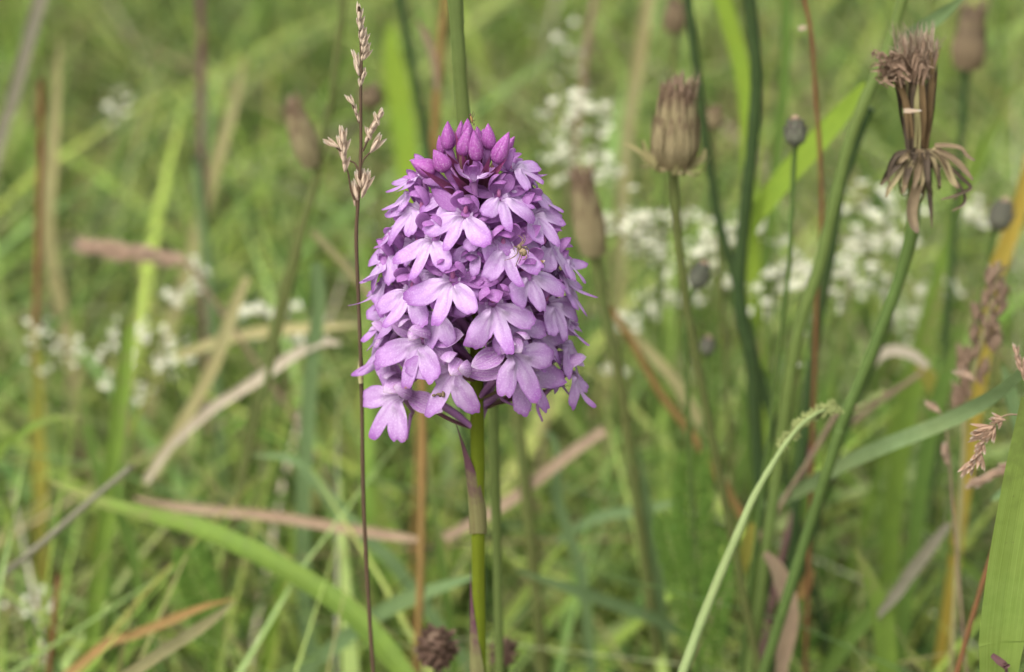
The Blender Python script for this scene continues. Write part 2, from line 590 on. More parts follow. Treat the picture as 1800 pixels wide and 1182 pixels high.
def sheath(z0, z1, r0, lean, side, span=1.0, flare=1.12):
    V, A, n, m = [], [], 18, 13
    for i in range(n):
        t = i / (n - 1)
        c = stem_at(z0 + (z1 - z0) * t) + np.array([lean * t ** 2.2, -abs(lean) * 0.15 * t ** 2, 0])
        half = R(170) * span * (1 - t) ** 0.95 + R(10)
        rr = r0 * (flare + 0.16 * math.sin(t * 3)) * (1 - 0.72 * t ** 1.5)
        for j in range(m):
            s = -1 + 2 * j / (m - 1)
            a = side + half * s
            V.append(c + np.array([math.cos(a) * rr, math.sin(a) * rr, 0.0006 * math.sin(5 * s) * (1 if i == 0 else 0)]))
            A.append((t, s * 0.5 + 0.5, 0.5))
    return np.array(V), grid_faces(n, m), np.array(A)


def z_on_stem(v):
    s = (stem_at(0.25)[1] - CAM[1])
    d = ray(838, v)
    return float(CAM[2] + d[2] * (0.0 - CAM[1]) / d[1])


part('stem_leaf', sheath(z_on_stem(936), z_on_stem(738), 0.0016, -0.0040, R(215)), M['sheath'], orchid, ROOT,
     'dry purple tipped sheath clasping the stem below the flowers')
part('stem_leaf', sheath(z_on_stem(1225), z_on_stem(985), 0.0017, -0.0012, R(190), 0.8), M['sheath'], orchid, ROOT,
     'lower sheath clasping the stem at the bottom of the photo')

Z_TAB = [axis_z(v) for v in (760, 700, 640, 560, 500, 430, 370, 320, 280, 240, 200)]
RHO_TAB = [0.0150, 0.0154, 0.0162, 0.0162, 0.0157, 0.0145, 0.0121, 0.0096, 0.0072, 0.0048, 0.002]
EL_TAB = [-12, -4, 4, 12, 18, 26, 36, 46, 58, 66, 80]


def rho(z):
    return float(np.interp(z, Z_TAB, RHO_TAB))


def elev(z):
    return R(float(np.interp(z, Z_TAB, EL_TAB)))


def throat_at(u, v):
    d = ray(u, v)
    best = None
    for k in np.arange(DIST - 0.034, DIST + 0.03, 0.0003):
        p = CAM + d * k
        r = math.hypot(p[0], p[1])
        if r <= rho(p[2]):
            return p
        e = r - rho(p[2])
        if best is None or e < best[0]:
            best = (e, p)
    return best[1]


def lip_mesh(L, g, spread=46, curl=0.12, notch=1.0):
    n, m = 121, 13
    a1 = R(spread + g.uniform(-8, 8))
    a2 = R(-spread + g.uniform(-8, 8))
    lobes = [(a2, L * g.uniform(0.84, 1.06), L * g.uniform(0.205, 0.26)), (R(g.uniform(-8, 8)), L * g.uniform(0.92, 1.12), L * g.uniform(0.145, 0.20)),
             (a1, L * g.uniform(0.84, 1.06), L * g.uniform(0.205, 0.26))]
    ph = [g.uniform(0, 6.28) for _ in range(6)]
    th = np.linspace(R(-112), R(112), n)
    curls = [g.uniform(-0.3, 0.5) for _ in range(3)]
    V, A = [], []
    for i in range(n):
        q, near, nd = 0.0, 0, 9
        for k, (a, l, w) in enumerate(lobes):
            d = th[i] - a
            if abs(d) < math.pi / 2:
                # a lobe that widens towards its round end
                c, ax = 0.58 * l, 0.42 * l
                cd, sd_ = math.cos(d), math.sin(d)
                qa = (cd / ax) ** 2 + (sd_ / w) ** 2
                qb = -2 * c * cd / ax ** 2
                disc = qb * qb - 4 * qa * ((c / ax) ** 2 - 1)
                if disc > 0:
                    rr = min((-qb + math.sqrt(disc)) / (2 * qa), l * (0.965 + 0.02 * math.sin(5 * d + ph[5])))
                    q += rr ** 20
            if abs(d) < nd:
                near, nd = k, abs(d)
        q = max(q ** (1 / 20) if q > 0 else 0, (0.40 if abs(th[i]) < R(spread) else 0.2) * L)
        q *= 1 + 0.022 * math.sin(13 * th[i] + ph[0]) + 0.02 * math.sin(27 * th[i] + ph[1]) * math.sin(5 * th[i] + ph[3]) + 0.012 * math.sin(47 * th[i] + ph[4])
        dd = (th[i] - lobes[near][0]) / 0.42
        for j in range(m):
            tau = j / (m - 1)
            p = q * tau
            f = p / L
            x, y = p * math.sin(th[i]), -p * math.cos(th[i])
            z = L * (0.16 * f - curl * f * f) - 0.12 * L * (x / L) ** 2
            z -= L * 0.30 * math.exp(-(f / 0.13) ** 2)
            z += L * 0.13 * math.exp(-((f - 0.2) / 0.11) ** 2) * math.exp(-((abs(th[i]) - 0.75) / 0.30) ** 2)
            z += L * curls[near] * max(0, f - 0.45) ** 2 * 2.2
            z += L * 0.05 * (0.5 - min(1, abs(dd)) ** 2) * min(1, f * 1.6) * (1 if ph[2] > 2.5 else -0.8)
            z += L * 0.035 * math.sin(7 * x / L + ph[3]) * math.sin(6 * y / L + ph[4]) * f
            V.append((x, y, z))
            A.append((f * 0.98, tau, th[i] / R(224) + 0.5))
    F = grid_faces(n, m, flip=True)
    return np.array(V), F, np.array(A)


def to_world(geo, P, X, Y, Z):
    V, F, A = geo
    return V @ np.stack([X, Y, Z]) + P, F, A


def make_flower(P, face, lipdir, L, seed, old=0.0, curl=0.12, spread=46, openness=1.0, full=True, hood_drop=0.0):
    """One flower: `flower` is ovary and spur, its sub-parts are lip, sepals, petals, column and bract."""
    g = random.Random(seed)
    Z = norm(face)
    Y = -norm(lipdir - Z * np.dot(lipdir, Z))
    X = np.cross(Y, Z)
    W = lambda geo: to_world(geo, P, X, Y, Z)
    V3 = lambda x, y, z: P + X * x + Y * y + Z * z
    zc = P[2] - 0.0075 - 0.0025 * g.random()
    h = norm([P[0], P[1], 0])
    c0 = stem_at(zc) + h * 0.001
    back = V3(0, 0.04 * L, -0.30 * L)
    path = spline([c0, c0 * 0.55 + back * 0.45 + np.array([0, 0, 0.0012]), back, V3(0, 0.02 * L, -0.14 * L)], 6)
    ov = tube(path, [0.00055, 0.00085, 0.00085, 0.0007, 0.0009], 8, ribs=3, rnd=g.random())
    sp = spline([V3(0, -0.02 * L, -0.16 * L), V3(0.05 * L, -0.35 * L, -0.75 * L), V3(0.1 * L * g.uniform(-1, 1), -0.6 * L, -1.05 * L),
                 V3(0.2 * L * g.uniform(-1, 1), -0.95 * L, -1.0 * L)], 5)
    spur = tube(sp, [0.0007, 0.00045, 0.00038, 0.0002], 6)
    fl = part('flower', join([ov, spur]), OVARY, orchid, ROOT)
    sep, lipm = (SEPAL_OLD, LIP_OLD) if old > 0.5 else (SEPAL, LIP)
    lip = lip_mesh(L, g, spread, curl)
    if openness < 0.6:
        lip = (lip[0] * np.array([0.75, 0.8, 1]) + np.array([[0, 0, 1]]) * (np.linalg.norm(lip[0][:, :2], axis=1, keepdims=True) ** 1.5) * 5.0, lip[1], lip[2])
    part('lip', W(lip), lipm, fl, ROOT)
    for s in (-1, 1):
        ang = R(g.uniform(8, 40)) * (1 if openness > 0.6 else 1.6)
        yd = X * s * math.cos(ang) + Y * math.sin(ang) + Z * g.uniform(-0.25, 0.25)
        geo = leaf(L * g.uniform(0.74, 0.9), L * g.uniform(0.38, 0.46), bend=g.uniform(-0.5, 0.35), cup=g.uniform(0.2, 0.4), sharp=0.9, belly=0.48,
                   wav=0.03, seed=g.random() * 6)
        part('sepal', place(geo, V3(s * 0.10 * L, 0.06 * L, -0.16 * L), yd, Z + Y * 0.5), sep, fl, ROOT)
    # hood of one dorsal sepal and two petals
    drop = hood_drop + (0.12 if old > 0.5 else 0)
    geo = leaf(L * g.uniform(0.62, 0.74), L * g.uniform(0.38, 0.46), bend=1.75 + drop, cup=0.4, sharp=0.85, belly=0.5, wav=0.02, seed=seed)
    part('dorsal_sepal', place(geo, V3(0, 0.10 * L, -0.18 * L), Y * 0.62 + Z * 0.62 + X * g.uniform(-0.15, 0.15), Z * 0.5 - Y * 0.7), sep, fl, ROOT)
    if full:
        for s in (-1, 1):
            geo = leaf(L * g.uniform(0.62, 0.76), L * g.uniform(0.30, 0.36), bend=1.5 + drop * 1.2, cup=0.5, sharp=0.9, belly=0.52, wav=0.02, seed=seed + s)
            part('petal', place(geo, V3(s * 0.11 * L, 0.08 * L, -0.13 * L), Y * 0.55 + X * s * 0.5 + Z * 0.5, Z * 0.5 - X * s * 0.65 - Y * 0.4), sep, fl, ROOT)
        part('column', W(ellipsoid((0, 0.09 * L, -0.06 * L), (0.055 * L, 0.10 * L), (0, 0.8, 0.6), 7, 8)), THROAT, fl, ROOT)
        bd = norm(back - c0)
        geo = leaf(np.linalg.norm(back - c0) * g.uniform(0.8, 1.15), 0.0022, bend=g.uniform(-0.2, 0.35), cup=0.5, sharp=1.2, belly=0.3)
        side = np.cross(bd, [0, 0, 1])
        part('bract', place(geo, c0 + side * g.uniform(-0.0006, 0.0006) - np.array([0, 0, 0.0005]), bd - np.array([0, 0, 0.12]), np.array([0, 0, 1.0])),
             BRACT if g.random() < 0.55 else OVARY_BROWN, fl, ROOT)
    return fl


def front_flower(i, u, v, roll, Lpx, curl=0.12, spread=46, openness=1.0, yaw=0.0, tilt=0.0, push=0.0, old=None):
    P = throat_at(u, v)
    z = P[2]
    h = norm([P[0], P[1] - 0.001, 0])
    if yaw:
        c, s = math.cos(R(yaw)), math.sin(R(yaw))
        h = np.array([h[0] * c - h[1] * s, h[0] * s + h[1] * c, 0])
    e = elev(z) + R(tilt) + R(float(np.interp(v, [300, 420, 520], [2, 13, 17]))) * abs(h[0]) ** 1.5
    F = h * math.cos(e) + np.array([0, 0, 1]) * math.sin(e)
    P = P + F * push
    view = norm(P - CAM)
    a = V_R * math.sin(R(roll)) - V_U * math.cos(R(roll))
    vf = np.dot(view, F)
    if abs(vf) > 0.45:
        d = a - view * (np.dot(a, F) / vf)
    else:
        d = a - F * np.dot(a, F)
    o = (0.9 if v > 585 else 0.0) if old is None else old
    return make_flower(P, F, d, Lpx * (1.2 + 0.1 * abs(h[0])) * m_per_px(P), 100 + i, o, curl, spread, openness)


FLOWERS = [
    # u, v, roll of the lip, lip length in px, extras
    (816, 374, -18, 66, dict(tilt=-6)),
    (880, 343, 14, 60, dict()),
    (936, 372, 40, 62, dict(yaw=-12)),
    (734, 362, -40, 62, dict(yaw=10)),
    (760, 416, -18, 66, dict()),
    (888, 432, 14, 66, dict()),
    (694, 440, -46, 62, dict(yaw=14)),
    (963, 428, 30, 62, dict(yaw=-12)),
    (833, 312, 4, 46, dict(openness=0.4, curl=-0.5, tilt=6)),
    (736, 306, -62, 50, dict(openness=0.8)),
    (903, 292, 58, 50, dict(openness=0.8)),
    (726, 336, -54, 52, dict()),
    (936, 334, 54, 52, dict()),
    (793, 490, -12, 70, dict()),
    (926, 478, 22, 68, dict()),
    (869, 534, 12, 72, dict(tilt=-4)),
    (720, 508, -20, 64, dict(yaw=12)),
    (690, 536, -46, 62, dict(yaw=16)),
    (736, 598, -14, 73, dict(tilt=-4)),
    (905, 618, 24, 75, dict()),
    (968, 528, 26, 64, dict(yaw=-12)),
    (990, 600, 44, 60, dict(yaw=-6)),
    (942, 654, 24, 68, dict(push=-0.003)),
    (797, 652, -34, 78, dict(spread=52)),
    (704, 692, -36, 76, dict(yaw=30, tilt=14, push=0.001)),
    (682, 612, -30, 60, dict(yaw=20)),
    (990, 640, 34, 50, dict(push=-0.002)),
    (684, 486, -52, 58, dict()),
    (983, 476, 46, 56, dict()),
    (972, 402, 56, 48, dict(push=-0.002)),
    (690, 394, -56, 50, dict(push=-0.001)),
    (684, 564, -56, 54, dict()),
    (988, 550, 50, 52, dict()),
    (828, 462, -6, 54, dict(push=-0.004)),
    (750, 470, -26, 60, dict(push=-0.003)),
    (840, 420, 0, 50, dict(push=-0.004)),
    (962, 580, 34, 60, dict(push=-0.003)),
    (1004, 652, 42, 58, dict()),
    (676, 594, -52, 56, dict()),
    (992, 500, 52, 50, dict()),
    (852, 394, 8, 54, dict(push=-0.0025)),
    (714, 414, -38, 54, dict(push=-0.002)),
    (922, 414, 30, 54, dict(push=-0.0025)),
    (764, 548, -22, 58, dict(push=-0.0025)),
    (912, 562, 20, 58, dict(push=-0.0025)),
    (778, 332, -30, 46, dict(push=-0.003)),
    (900, 322, 36, 48, dict(push=-0.002)),
    (846, 506, 4, 52, dict(push=-0.0035)),
    (672, 452, -50, 54, dict(push=-0.001)),
    (996, 446, 52, 52, dict(push=-0.001)),
]
for i, (u, v, roll, lpx, ex) in enumerate(FLOWERS):
    front_flower(i, u, v, roll, lpx, **ex)

# the far side of the spike, seen through the gaps and from a step aside
for k in range(24):
    z = axis_z(300 + 380 * (k + 0.5) / 24)
    az = R(25 + (k * 137.5) % 130)
    r = rho(z)
    h = np.array([math.cos(az), math.sin(az), 0])
    P = stem_at(z) + h * r
    e = elev(z)
    F = h * math.cos(e) + np.array([0, 0, 1]) * math.sin(e)
    make_flower(P, F, np.array([0.2 * rng.uniform(-1, 1), 0, -1.0]), 0.0066, 500 + k, 0.9 if k > 17 else 0.0, full=False)


def bud_mesh(base, tip, w):
    y = norm(tip - base)
    L = np.linalg.norm(tip - base)
    x = norm(np.cross(y, [0.2, -1, 0.3]))
    z = np.cross(x, y)
    V, A, n, m = [], [], 16, 24
    off = rng.uniform(0, 2)
    for i in range(n):
        t = i / (n - 1)
        prof = (math.sin(math.pi * t ** 0.72) ** 0.72) * (1 - 0.42 * t) * 1.22 if 0 < t < 1 else 0.03
        for k in range(m):
            a = 2 * math.pi * k / m
            seam = abs(math.cos(1.5 * a + off)) ** 0.5
            ridge = 0.84 + 0.19 * seam
            q = 0.5 * w * max(prof, 0.04) * ridge
            V.append(base + y * L * t + x * q * math.cos(a) + z * q * math.sin(a))
            A.append((t * 0.9, 1.0 if seam < 0.45 else 0.5, k / m))
    F = grid_faces(n, m, closed=True)
    return np.array(V), F, np.array(A)


BUDS = [  # base px, tip px, width px, depth offset
    (788, 264, 787, 213, 26, -0.004), (812, 274, 825, 222, 25, -0.0055), (839, 284, 833, 228, 26, -0.0065),
    (860, 263, 858, 217, 26, -0.004), (871, 288, 895, 232, 30, -0.005), (786, 300, 762, 263, 31, -0.007),
    (822, 244, 822, 208, 20, -0.001), (779, 272, 772, 238, 18, 0.003), (846, 262, 838, 222, 20, -0.001),
    (808, 250, 811, 212, 16, 0.003), (880, 275, 905, 240, 20, 0.004), (848, 258, 850, 226, 18, 0.004), (766, 303, 722, 284, 34, -0.006),
]
for (u0, v0, u1, v1, w, dy) in BUDS:
    b0, b1 = at(u0, v0, dy), at(u1, v1, dy - 0.001)
    bo = part('bud', bud_mesh(b0, b1, w * m_per_px(b0)), BUD, orchid, ROOT)
    c0 = stem_at(b0[2] - 0.0075) + norm([b0[0], b0[1], 0]) * 0.0008
    pth = spline([c0, c0 * 0.4 + b0 * 0.6 + norm([b0[0], b0[1], 0]) * 0.0007, b0 + (b1 - b0) * 0.12], 6)
    part('ovary', tube(pth, [0.0007, 0.00085, 0.0007], 8, ribs=3), OVARY if rng.random() < 0.4 else OVARY_BROWN, bo, ROOT)
    bd = norm(b0 - c0)
    geo = leaf(np.linalg.norm(b0 - c0) * rng.uniform(1.15, 1.6), 0.0017, bend=0.15, cup=0.5, sharp=1.3, belly=0.3)
    part('bract', place(geo, c0 + np.array([rng.uniform(-1, 1) * 0.0012, -0.0014, 0]), bd + np.array([rng.uniform(-.12, .12), -0.1, 0]), np.array([0, -1.0, 0.4])), BRACT, bo, ROOT)

# ------------------------------------------------------------------ small animals on the flowers
sp_ = throat_at(913, 441)
sp_ = sp_ + norm(CAM - sp_) * 0.0052
MS, ts, NS, LS = nodes_of('spider_skin')
rp_ = ramp(NS, [(0.35, (0.05, 0.035, 0.025)), (0.55, (0.22, 0.15, 0.08)), (0.75, (0.42, 0.34, 0.22))])
LS.new(noise_tex(NS, LS, 1500, 3), rp_.inputs[0])
finish(ts, NS, LS, rp_.outputs[0], 0.5, 0, None)
spider = empty('spider', sp_)
tag(spider, 'tiny mottled brown crab spider sitting on the orchid flowers, upper right', 'spider')
px = m_per_px(sp_)


def sp(du, dv, out=0.0):
    return sp_ + V_R * du * px - V_U * dv * px - V_F * out * px


part('head', ellipsoid(sp(0, -6, 5), (4.6 * px, 5.2 * px), V_U, 9, 12), MS, spider, sp_)
part('abdomen', ellipsoid(sp(7, 3, 5), (6.5 * px, 7.5 * px), V_R * 0.5 - V_U, 10, 14), MS, spider, sp_)
for pts in ([(0, -10, 5), (6, -17, 9), (4, -22, 8), (-2, -27, 2)], [(3, -9, 5), (9, -16, 9), (10, -21, 6), (7, -28, 1)],
            [(-3, -2, 5), (-4, 6, 10), (-13, 13, 6), (-26, 17, 1)], [(-1, 0, 5), (1, 8, 10), (-3, 18, 7), (-7, 28, 1)],
            [(2, 0, 5), (4, 9, 10), (2, 16, 6), (-2, 23, 1)], [(8, 6, 5), (13, 10, 8), (10, 15, 5), (5, 16, 1)],
            [(-3, -5, 5), (-9, -7, 8), (-10, -3, 3), (-8, 2, 0)], [(4, -6, 5), (12, -6, 9), (16, 0, 5), (15, 7, 1)]):
    part('leg', tube(spline([sp(*q) for q in pts], 5), [1.1 * px, 1.0 * px, 0.8 * px, 0.45 * px], 6), MS, spider, sp_)

in_ = throat_at(951, 463)
in_ = in_ + norm(CAM - in_) * 0.0042
px = m_per_px(in_)
ib = empty('insect', in_)
tag(ib, 'minute amber insect with pale wings on a petal to the right of the spider', 'insect')
part('body', ellipsoid(in_ + V_U * 0.0002, (3.2 * px, 5.5 * px), V_R + V_U * 0.3, 8, 10), M['ochre'], ib, in_)
for s in (-1, 1):
    part('wing', place(leaf(9 * px, 4 * px, 0.2, 0.1), in_ - V_F * 2 * px, V_R * 0.8 * s + V_U * 0.6, -V_F), M['husk'], ib, in_)
    part('leg', tube(spline([in_, in_ + V_R * 6 * px * s - V_U * 2 * px, in_ + V_R * 7 * px * s - V_U * 8 * px], 3), 0.5 * px, 5), M['brown'], ib, in_)

fy = at(829, 212, -0.0045)
px = m_per_px(fy)
fb = empty('fly', fy)
tag(fb, 'tiny dark striped fly perched on the topmost orchid buds', 'fly')
part('body', ellipsoid(fy + V_U * 2 * px, (2.4 * px, 7 * px), V_U - V_R * 0.25, 9, 10), M['ochre'], fb, fy)
part('head', ellipsoid(fy + V_U * 10 * px - V_R * 2 * px, (2.0 * px, 2.2 * px), V_U, 7, 8), M['brown'], fb, fy)
for a, b in ((4, 11), (-4, 8), (5, 2), (-3, -2), (4, -6), (2, 15)):
    part('leg', tube(spline([fy + V_U * 2 * px, fy + V_R * a * px + V_U * (b - 3) * px - V_F * 2 * px, fy + V_R * (a + 1) * px + V_U * (b + 1) * px], 3), 0.55 * px, 5), M['brown'], fb, fy)

cr = throat_at(770, 690) - V_F * 0.002
px = m_per_px(cr)
cb = empty('dead_insect', cr)
tag(cb, 'shrivelled brown insect remains lodged between the lowest orchid petals', 'insect')
for k in range(7):
    part('scrap', ellipsoid(cr + V_R * rng.uniform(-11, 11) * px + V_U * rng.uniform(-5, 5) * px - V_F * rng.uniform(0, 4) * px, (rng.uniform(2, 3.2) * px, rng.uniform(4, 6.5) * px),
                            (rng.uniform(-1, 1), rng.uniform(-1, 1), rng.uniform(-1, 1)), 7, 8), M['bract'], cb, cr)
# ------------------------------------------------------------------ stalks and blades one can tell apart
def path_of(pts, Y):
    """Pixel readings (u, v[, Y]) to points in the meadow."""
    out = []
    for k, q in enumerate(pts):
        if len(q) == 3:
            y = q[2]
        elif isinstance(Y, tuple):
            y = Y[0] + (Y[1] - Y[0]) * k / (len(pts) - 1)
        else:
            y = Y
        out.append(at(q[0], q[1], y))
    if pts[-1][1] > 1140 and len(pts) > 2:
        out.append(out[-1] + norm(out[-1] - out[-2]) * 0.03)
    return out


def further(Y):
    f = lambda y: y + (0.035 if y > 0.045 else 0)
    return tuple(f(y) for y in Y) if isinstance(Y, tuple) else f(Y)


def rooted(P, top=0.0):
    """First point is the tip; the last runs on to the soil; `top` metres are added above the frame."""
    if top:
        u_ = norm(P[0] - P[1])
        P = [P[0] + u_ * top, P[0] + u_ * top * 0.55, P[0] + u_ * 0.02] + P
    d = norm(P[-1] - P[-2])
    g = ground_point(P[-1], P[-2])
    l = np.linalg.norm(g - P[-1])
    m = P[-1] + d * l * 0.35
    m[2] = max(m[2], 0.0)
    return P + [m * 0.6 + (P[-1] * 0.5 + g * 0.5) * 0.4, g]


def stalk(name, label, pts, w, Y, mat, root=True, top=0.0, cat='grass stem', group=None, ribs=0, taper=0.8, foot=1.1):
    P = path_of(pts, further(Y))
    wm = w * m_per_px(P[len(P) // 2]) / 2
    if root:
        P = rooted(P, top)
    S = spline(P, 8)
    return solo(name, tube(S, [wm * taper, wm, wm * foot], 10, ribs), M[mat], P[-1], label, cat, group)


def blade(name, label, pts, w, Y, mat, root=True, top=0.0, cat='grass blade', group=None, fold=0.25, twist=0.0, shape=None, face=None, wave=0.0, across=5):
    P = path_of(pts, further(Y))
    wm = w * m_per_px(P[len(P) // 2])
    if root:
        P = rooted(P, top)
    S = spline(P, 10)[::-1]
    return solo(name, ribbon(S, wm, face, fold, across, twist, shape, wave), M[mat], P[-1], label, cat, group)


# --- tall stalks, left half
stalk('flower_stalk', 'tall ribbed green stalk rising directly behind the top of the orchid',
      [(800, 0), (806, 90), (816, 220), (840, 450), (862, 640), (872, 900), (878, 1182)], 21, 0.04, 'ribbed', top=0.10, cat='stalk', ribs=7, taper=1.3, foot=0.42)
stalk('grass_stalk', 'olive stem leaning behind the orchid stem to its lower right', [(880, 560), (905, 700), (928, 900), (955, 1182)], 24, 0.12, 'olive')
stalk('grass_stalk', 'rust red upright stem near the left edge of the photo', [(72, 140), (72, 260), (68, 420), (63, 600), (62, 760), (66, 900)], 13, 0.24, 'rust')
blade('blade_of_grass', 'yellowing upright blade below the rust red stem at the left edge', [(62, 560), (66, 680), (68, 780), (70, 860)], 26, 0.23, 'yellow')
blade('blade_of_grass', 'pale grey blade leaning out of the top left corner', [(70, 0), (45, 90), (18, 190), (-8, 270)], 24, 0.26, 'grey', top=0.08)
blade('blade_of_grass', 'pale green straw blade standing beside the rust red stem', [(106, 60), (98, 170), (90, 290), (84, 420), (110, 560)], 24, 0.34, 'straw')
stalk('grass_stalk', 'purplish brown thin stem hanging in from the top left quarter', [(352, 0), (355, 90), (354, 200), (357, 330), (358, 420)], 13, 0.36, 'purple', top=0.10)
stalk('grass_stalk', 'grey green stem continuing below the purplish brown stem', [(345, 280), (357, 400), (370, 510), (376, 590)], 20, 0.30, 'blue')
blade('blade_of_grass', 'straw coloured blade leaning right in the top left quarter', [(434, 90), (412, 180), (385, 270), (368, 330)], 22, 0.36, 'straw')
stalk('plantain_stalk', 'dark curving plantain stalk passing left of the thin brown grass', [(604, -10), (590, 120), (572, 230), (556, 300), (535, 380), (505, 480), (470, 620), (436, 760), (424, 840)], 14, 0.16, 'olive', top=0.06, cat='stalk')
stalk('grass_stalk', 'dark green slender stem standing right of the feathery grass top', [(703, 0), (716, 70), (732, 160), (748, 240), (760, 330)], 14, 0.20, 'dark', top=0.10)
blade('blade_of_grass', 'bright green broad blade upright behind the feathery grass top', [(690, 30), (688, 90), (700, 160), (712, 250)], 46, 0.42, 'vivid', face=(-0.3, -0.8, 0.5))
stalk('grass_stalk', 'rusty stem entering the top edge left of the ribbed stalk', [(783, 0), (774, 90), (768, 180), (764, 260)], 15, 0.22, 'ochre', top=0.10)
blade('dead_leaf', 'curled brown dead leaf hanging by the rusty stem at the top', [(732, 32), (748, 62), (762, 105), (768, 160)], 13, 0.2, 'tan', root=False, cat='dead leaf')
stalk('grass_stalk', 'orange brown stem standing left of the orchid stem', [(742, 640), (744, 780), (742, 920), (738, 1060), (734, 1150)], 15, 0.08, 'ochre')
blade('blade_of_grass', 'thin green blade close to the orange brown stem', [(752, 760), (758, 860), (772, 960), (786, 1060), (800, 1182)], 16, 0.09, 'green')

# --- lying and leaning blades, left half
blade('blade_of_grass', 'straight grey green blade with blunt tip left of the thin brown stem', [(556, 462), (560, 540), (548, 640), (540, 760), (532, 900), (536, 1060), (548, 1160)], 27, 0.15, 'blue',
      shape=[0.9, 1, 1, 1, 0.9, 0.8], fold=0.15)
blade('dead_grass_stalk', 'bent straw blade making the left arm of a pale V shape', [(434, 488), (416, 530), (398, 580), (372, 650), (320, 745), (270, 825), (252, 852)], 23, 0.17, 'straw', root=False, cat='dead grass',
      shape=[0.4, 1, 1, 1, 1, 0.9, 0.6])
blade('dead_grass_stalk', 'bleached curled blade making the right arm of a pale V shape', [(598, 604), (560, 602), (510, 628), (460, 662), (410, 694), (370, 720), (300, 785), (256, 848)], 22, 0.15, 'bone', root=False, cat='dead grass',
      shape=[0.5, 0.6, 0.9, 0.8, 1, 0.9, 0.8, 0.3], fold=0.5, wave=0.05)
blade('blade_of_grass', 'long green blade arching across the lower left towards the orchid foot', [(88, 846), (160, 876), (250, 902), (340, 925), (430, 962), (520, 1010), (600, 1062), (660, 1120), (712, 1186)], 44, (0.10, 0.06), 'bright',
      shape=[0.45, 0.5, 0.7, 1, 1, 0.95, 0.9, 0.75, 0.5, 0.2], fold=0.45, wave=0.03, face=(0.1, -0.5, 0.85), across=7)
blade('dead_grass_stalk', 'pinkish brown dry blade lying across behind the thin brown stem', [(236, 876), (300, 889), (380, 898), (480, 908), (600, 928), (700, 944), (742, 950)], 19, (0.14, 0.10), 'tan', root=False, cat='dead grass', fold=0.5,
      shape=[0.4, 1, 1, 1, 0.9, 0.3])
stalk('dead_grass_stalk', 'thin grey dry stalk slanting up from the lower left edge', [(232, 820), (160, 880), (80, 950), (0, 1016), (-60, 1066)], 12, 0.08, 'grey', root=False, cat='dead grass')
blade('blade_of_grass', 'vivid green blade with split tip in front of the left white flowers', [(246, 482), (236, 540), (224, 600), (212, 700), (200, 800), (190, 900), (172, 1020), (156, 1182)], 30, 0.12, 'bright', fold=0.5)
blade('blade_of_grass', 'second green blade leaning beside the vivid green blade', [(226, 700), (222, 780), (208, 880), (236, 990), (262, 1182)], 20, 0.10, 'green')
blade('blade_of_grass', 'small yellow green blade arching over at the far left', [(142, 738), (100, 734), (60, 748), (24, 776), (-10, 810)], 14, 0.13, 'bright')
blade('dead_grass_stalk', 'orange tinted dry blade low in the left corner area', [(415, 1052), (360, 1066), (300, 1090), (240, 1114), (190, 1130), (130, 1176)], 17, (0.06, 0.05), 'ochre', root=False, cat='dead grass')
blade('blade_of_grass', 'pale striped blade lying below the orange tinted dry blade', [(416, 1054), (380, 1084), (330, 1118), (280, 1150), (220, 1190)], 22, (0.06, 0.04), 'straw', root=False)
stalk('grass_stalk', 'short orange red stem near the bottom left corner', [(104, 1010), (98, 1060), (94, 1110), (90, 1150)], 11, 0.08, 'rust')
blade('blade_of_grass', 'grey green blade slanting up from the bottom towards the orchid stem', [(852, 1008), (800, 1024), (740, 1044), (690, 1066), (640, 1096), (570, 1150), (520, 1190)], 27, (0.07, 0.10), 'blue', root=False, fold=0.2)
blade('dead_grass_stalk', 'tan flat stalk slanting up behind the orchid stem to the right', [(1062, 756), (1010, 792), (950, 838), (890, 884), (830, 920), (780, 946)], 21, (0.13, 0.11), 'tan', root=False, cat='dead grass', fold=0.15,
      shape=[0.8, 1, 1, 1, 0.9])
blade('blade_of_grass', 'grey green blade with an S bend right of the orchid stem', [(952, 758), (972, 770), (980, 810), (978, 870), (1000, 940), (1022, 1010), (1040, 1182)], 20, 0.13, 'blue')
blade('blade_of_grass', 'pale green blade slanting to the lower right under the orchid', [(900, 1000), (1000, 1034), (1080, 1062), (1160, 1092), (1230, 1130)], 22, (0.08, 0.12), 'blue', root=False)
blade('blade_of_grass', 'olive blade crossing the left middle towards the bleached blade', [(640, 570), (560, 576), (470, 582), (390, 598), (310, 626)], 20, (0.2, 0.22), 'straw', root=False)
blade('blade_of_grass', 'green blade crossing low behind the thin brown stem', [(440, 800), (520, 812), (600, 900), (660, 960), (720, 1030)], 24, 0.13, 'blue')
blade('blade_of_grass', 'slim green blade rising left of the pale V', [(150, 640), (146, 700), (158, 780), (176, 850), (184, 960)], 18, 0.16, 'green')
stalk('dead_grass_stalk', 'straw stalk crossing behind the thin brown grass at mid height', [(548, 408), (590, 450), (640, 508), (690, 560)], 15, 0.17, 'straw', root=False, cat='dead grass')

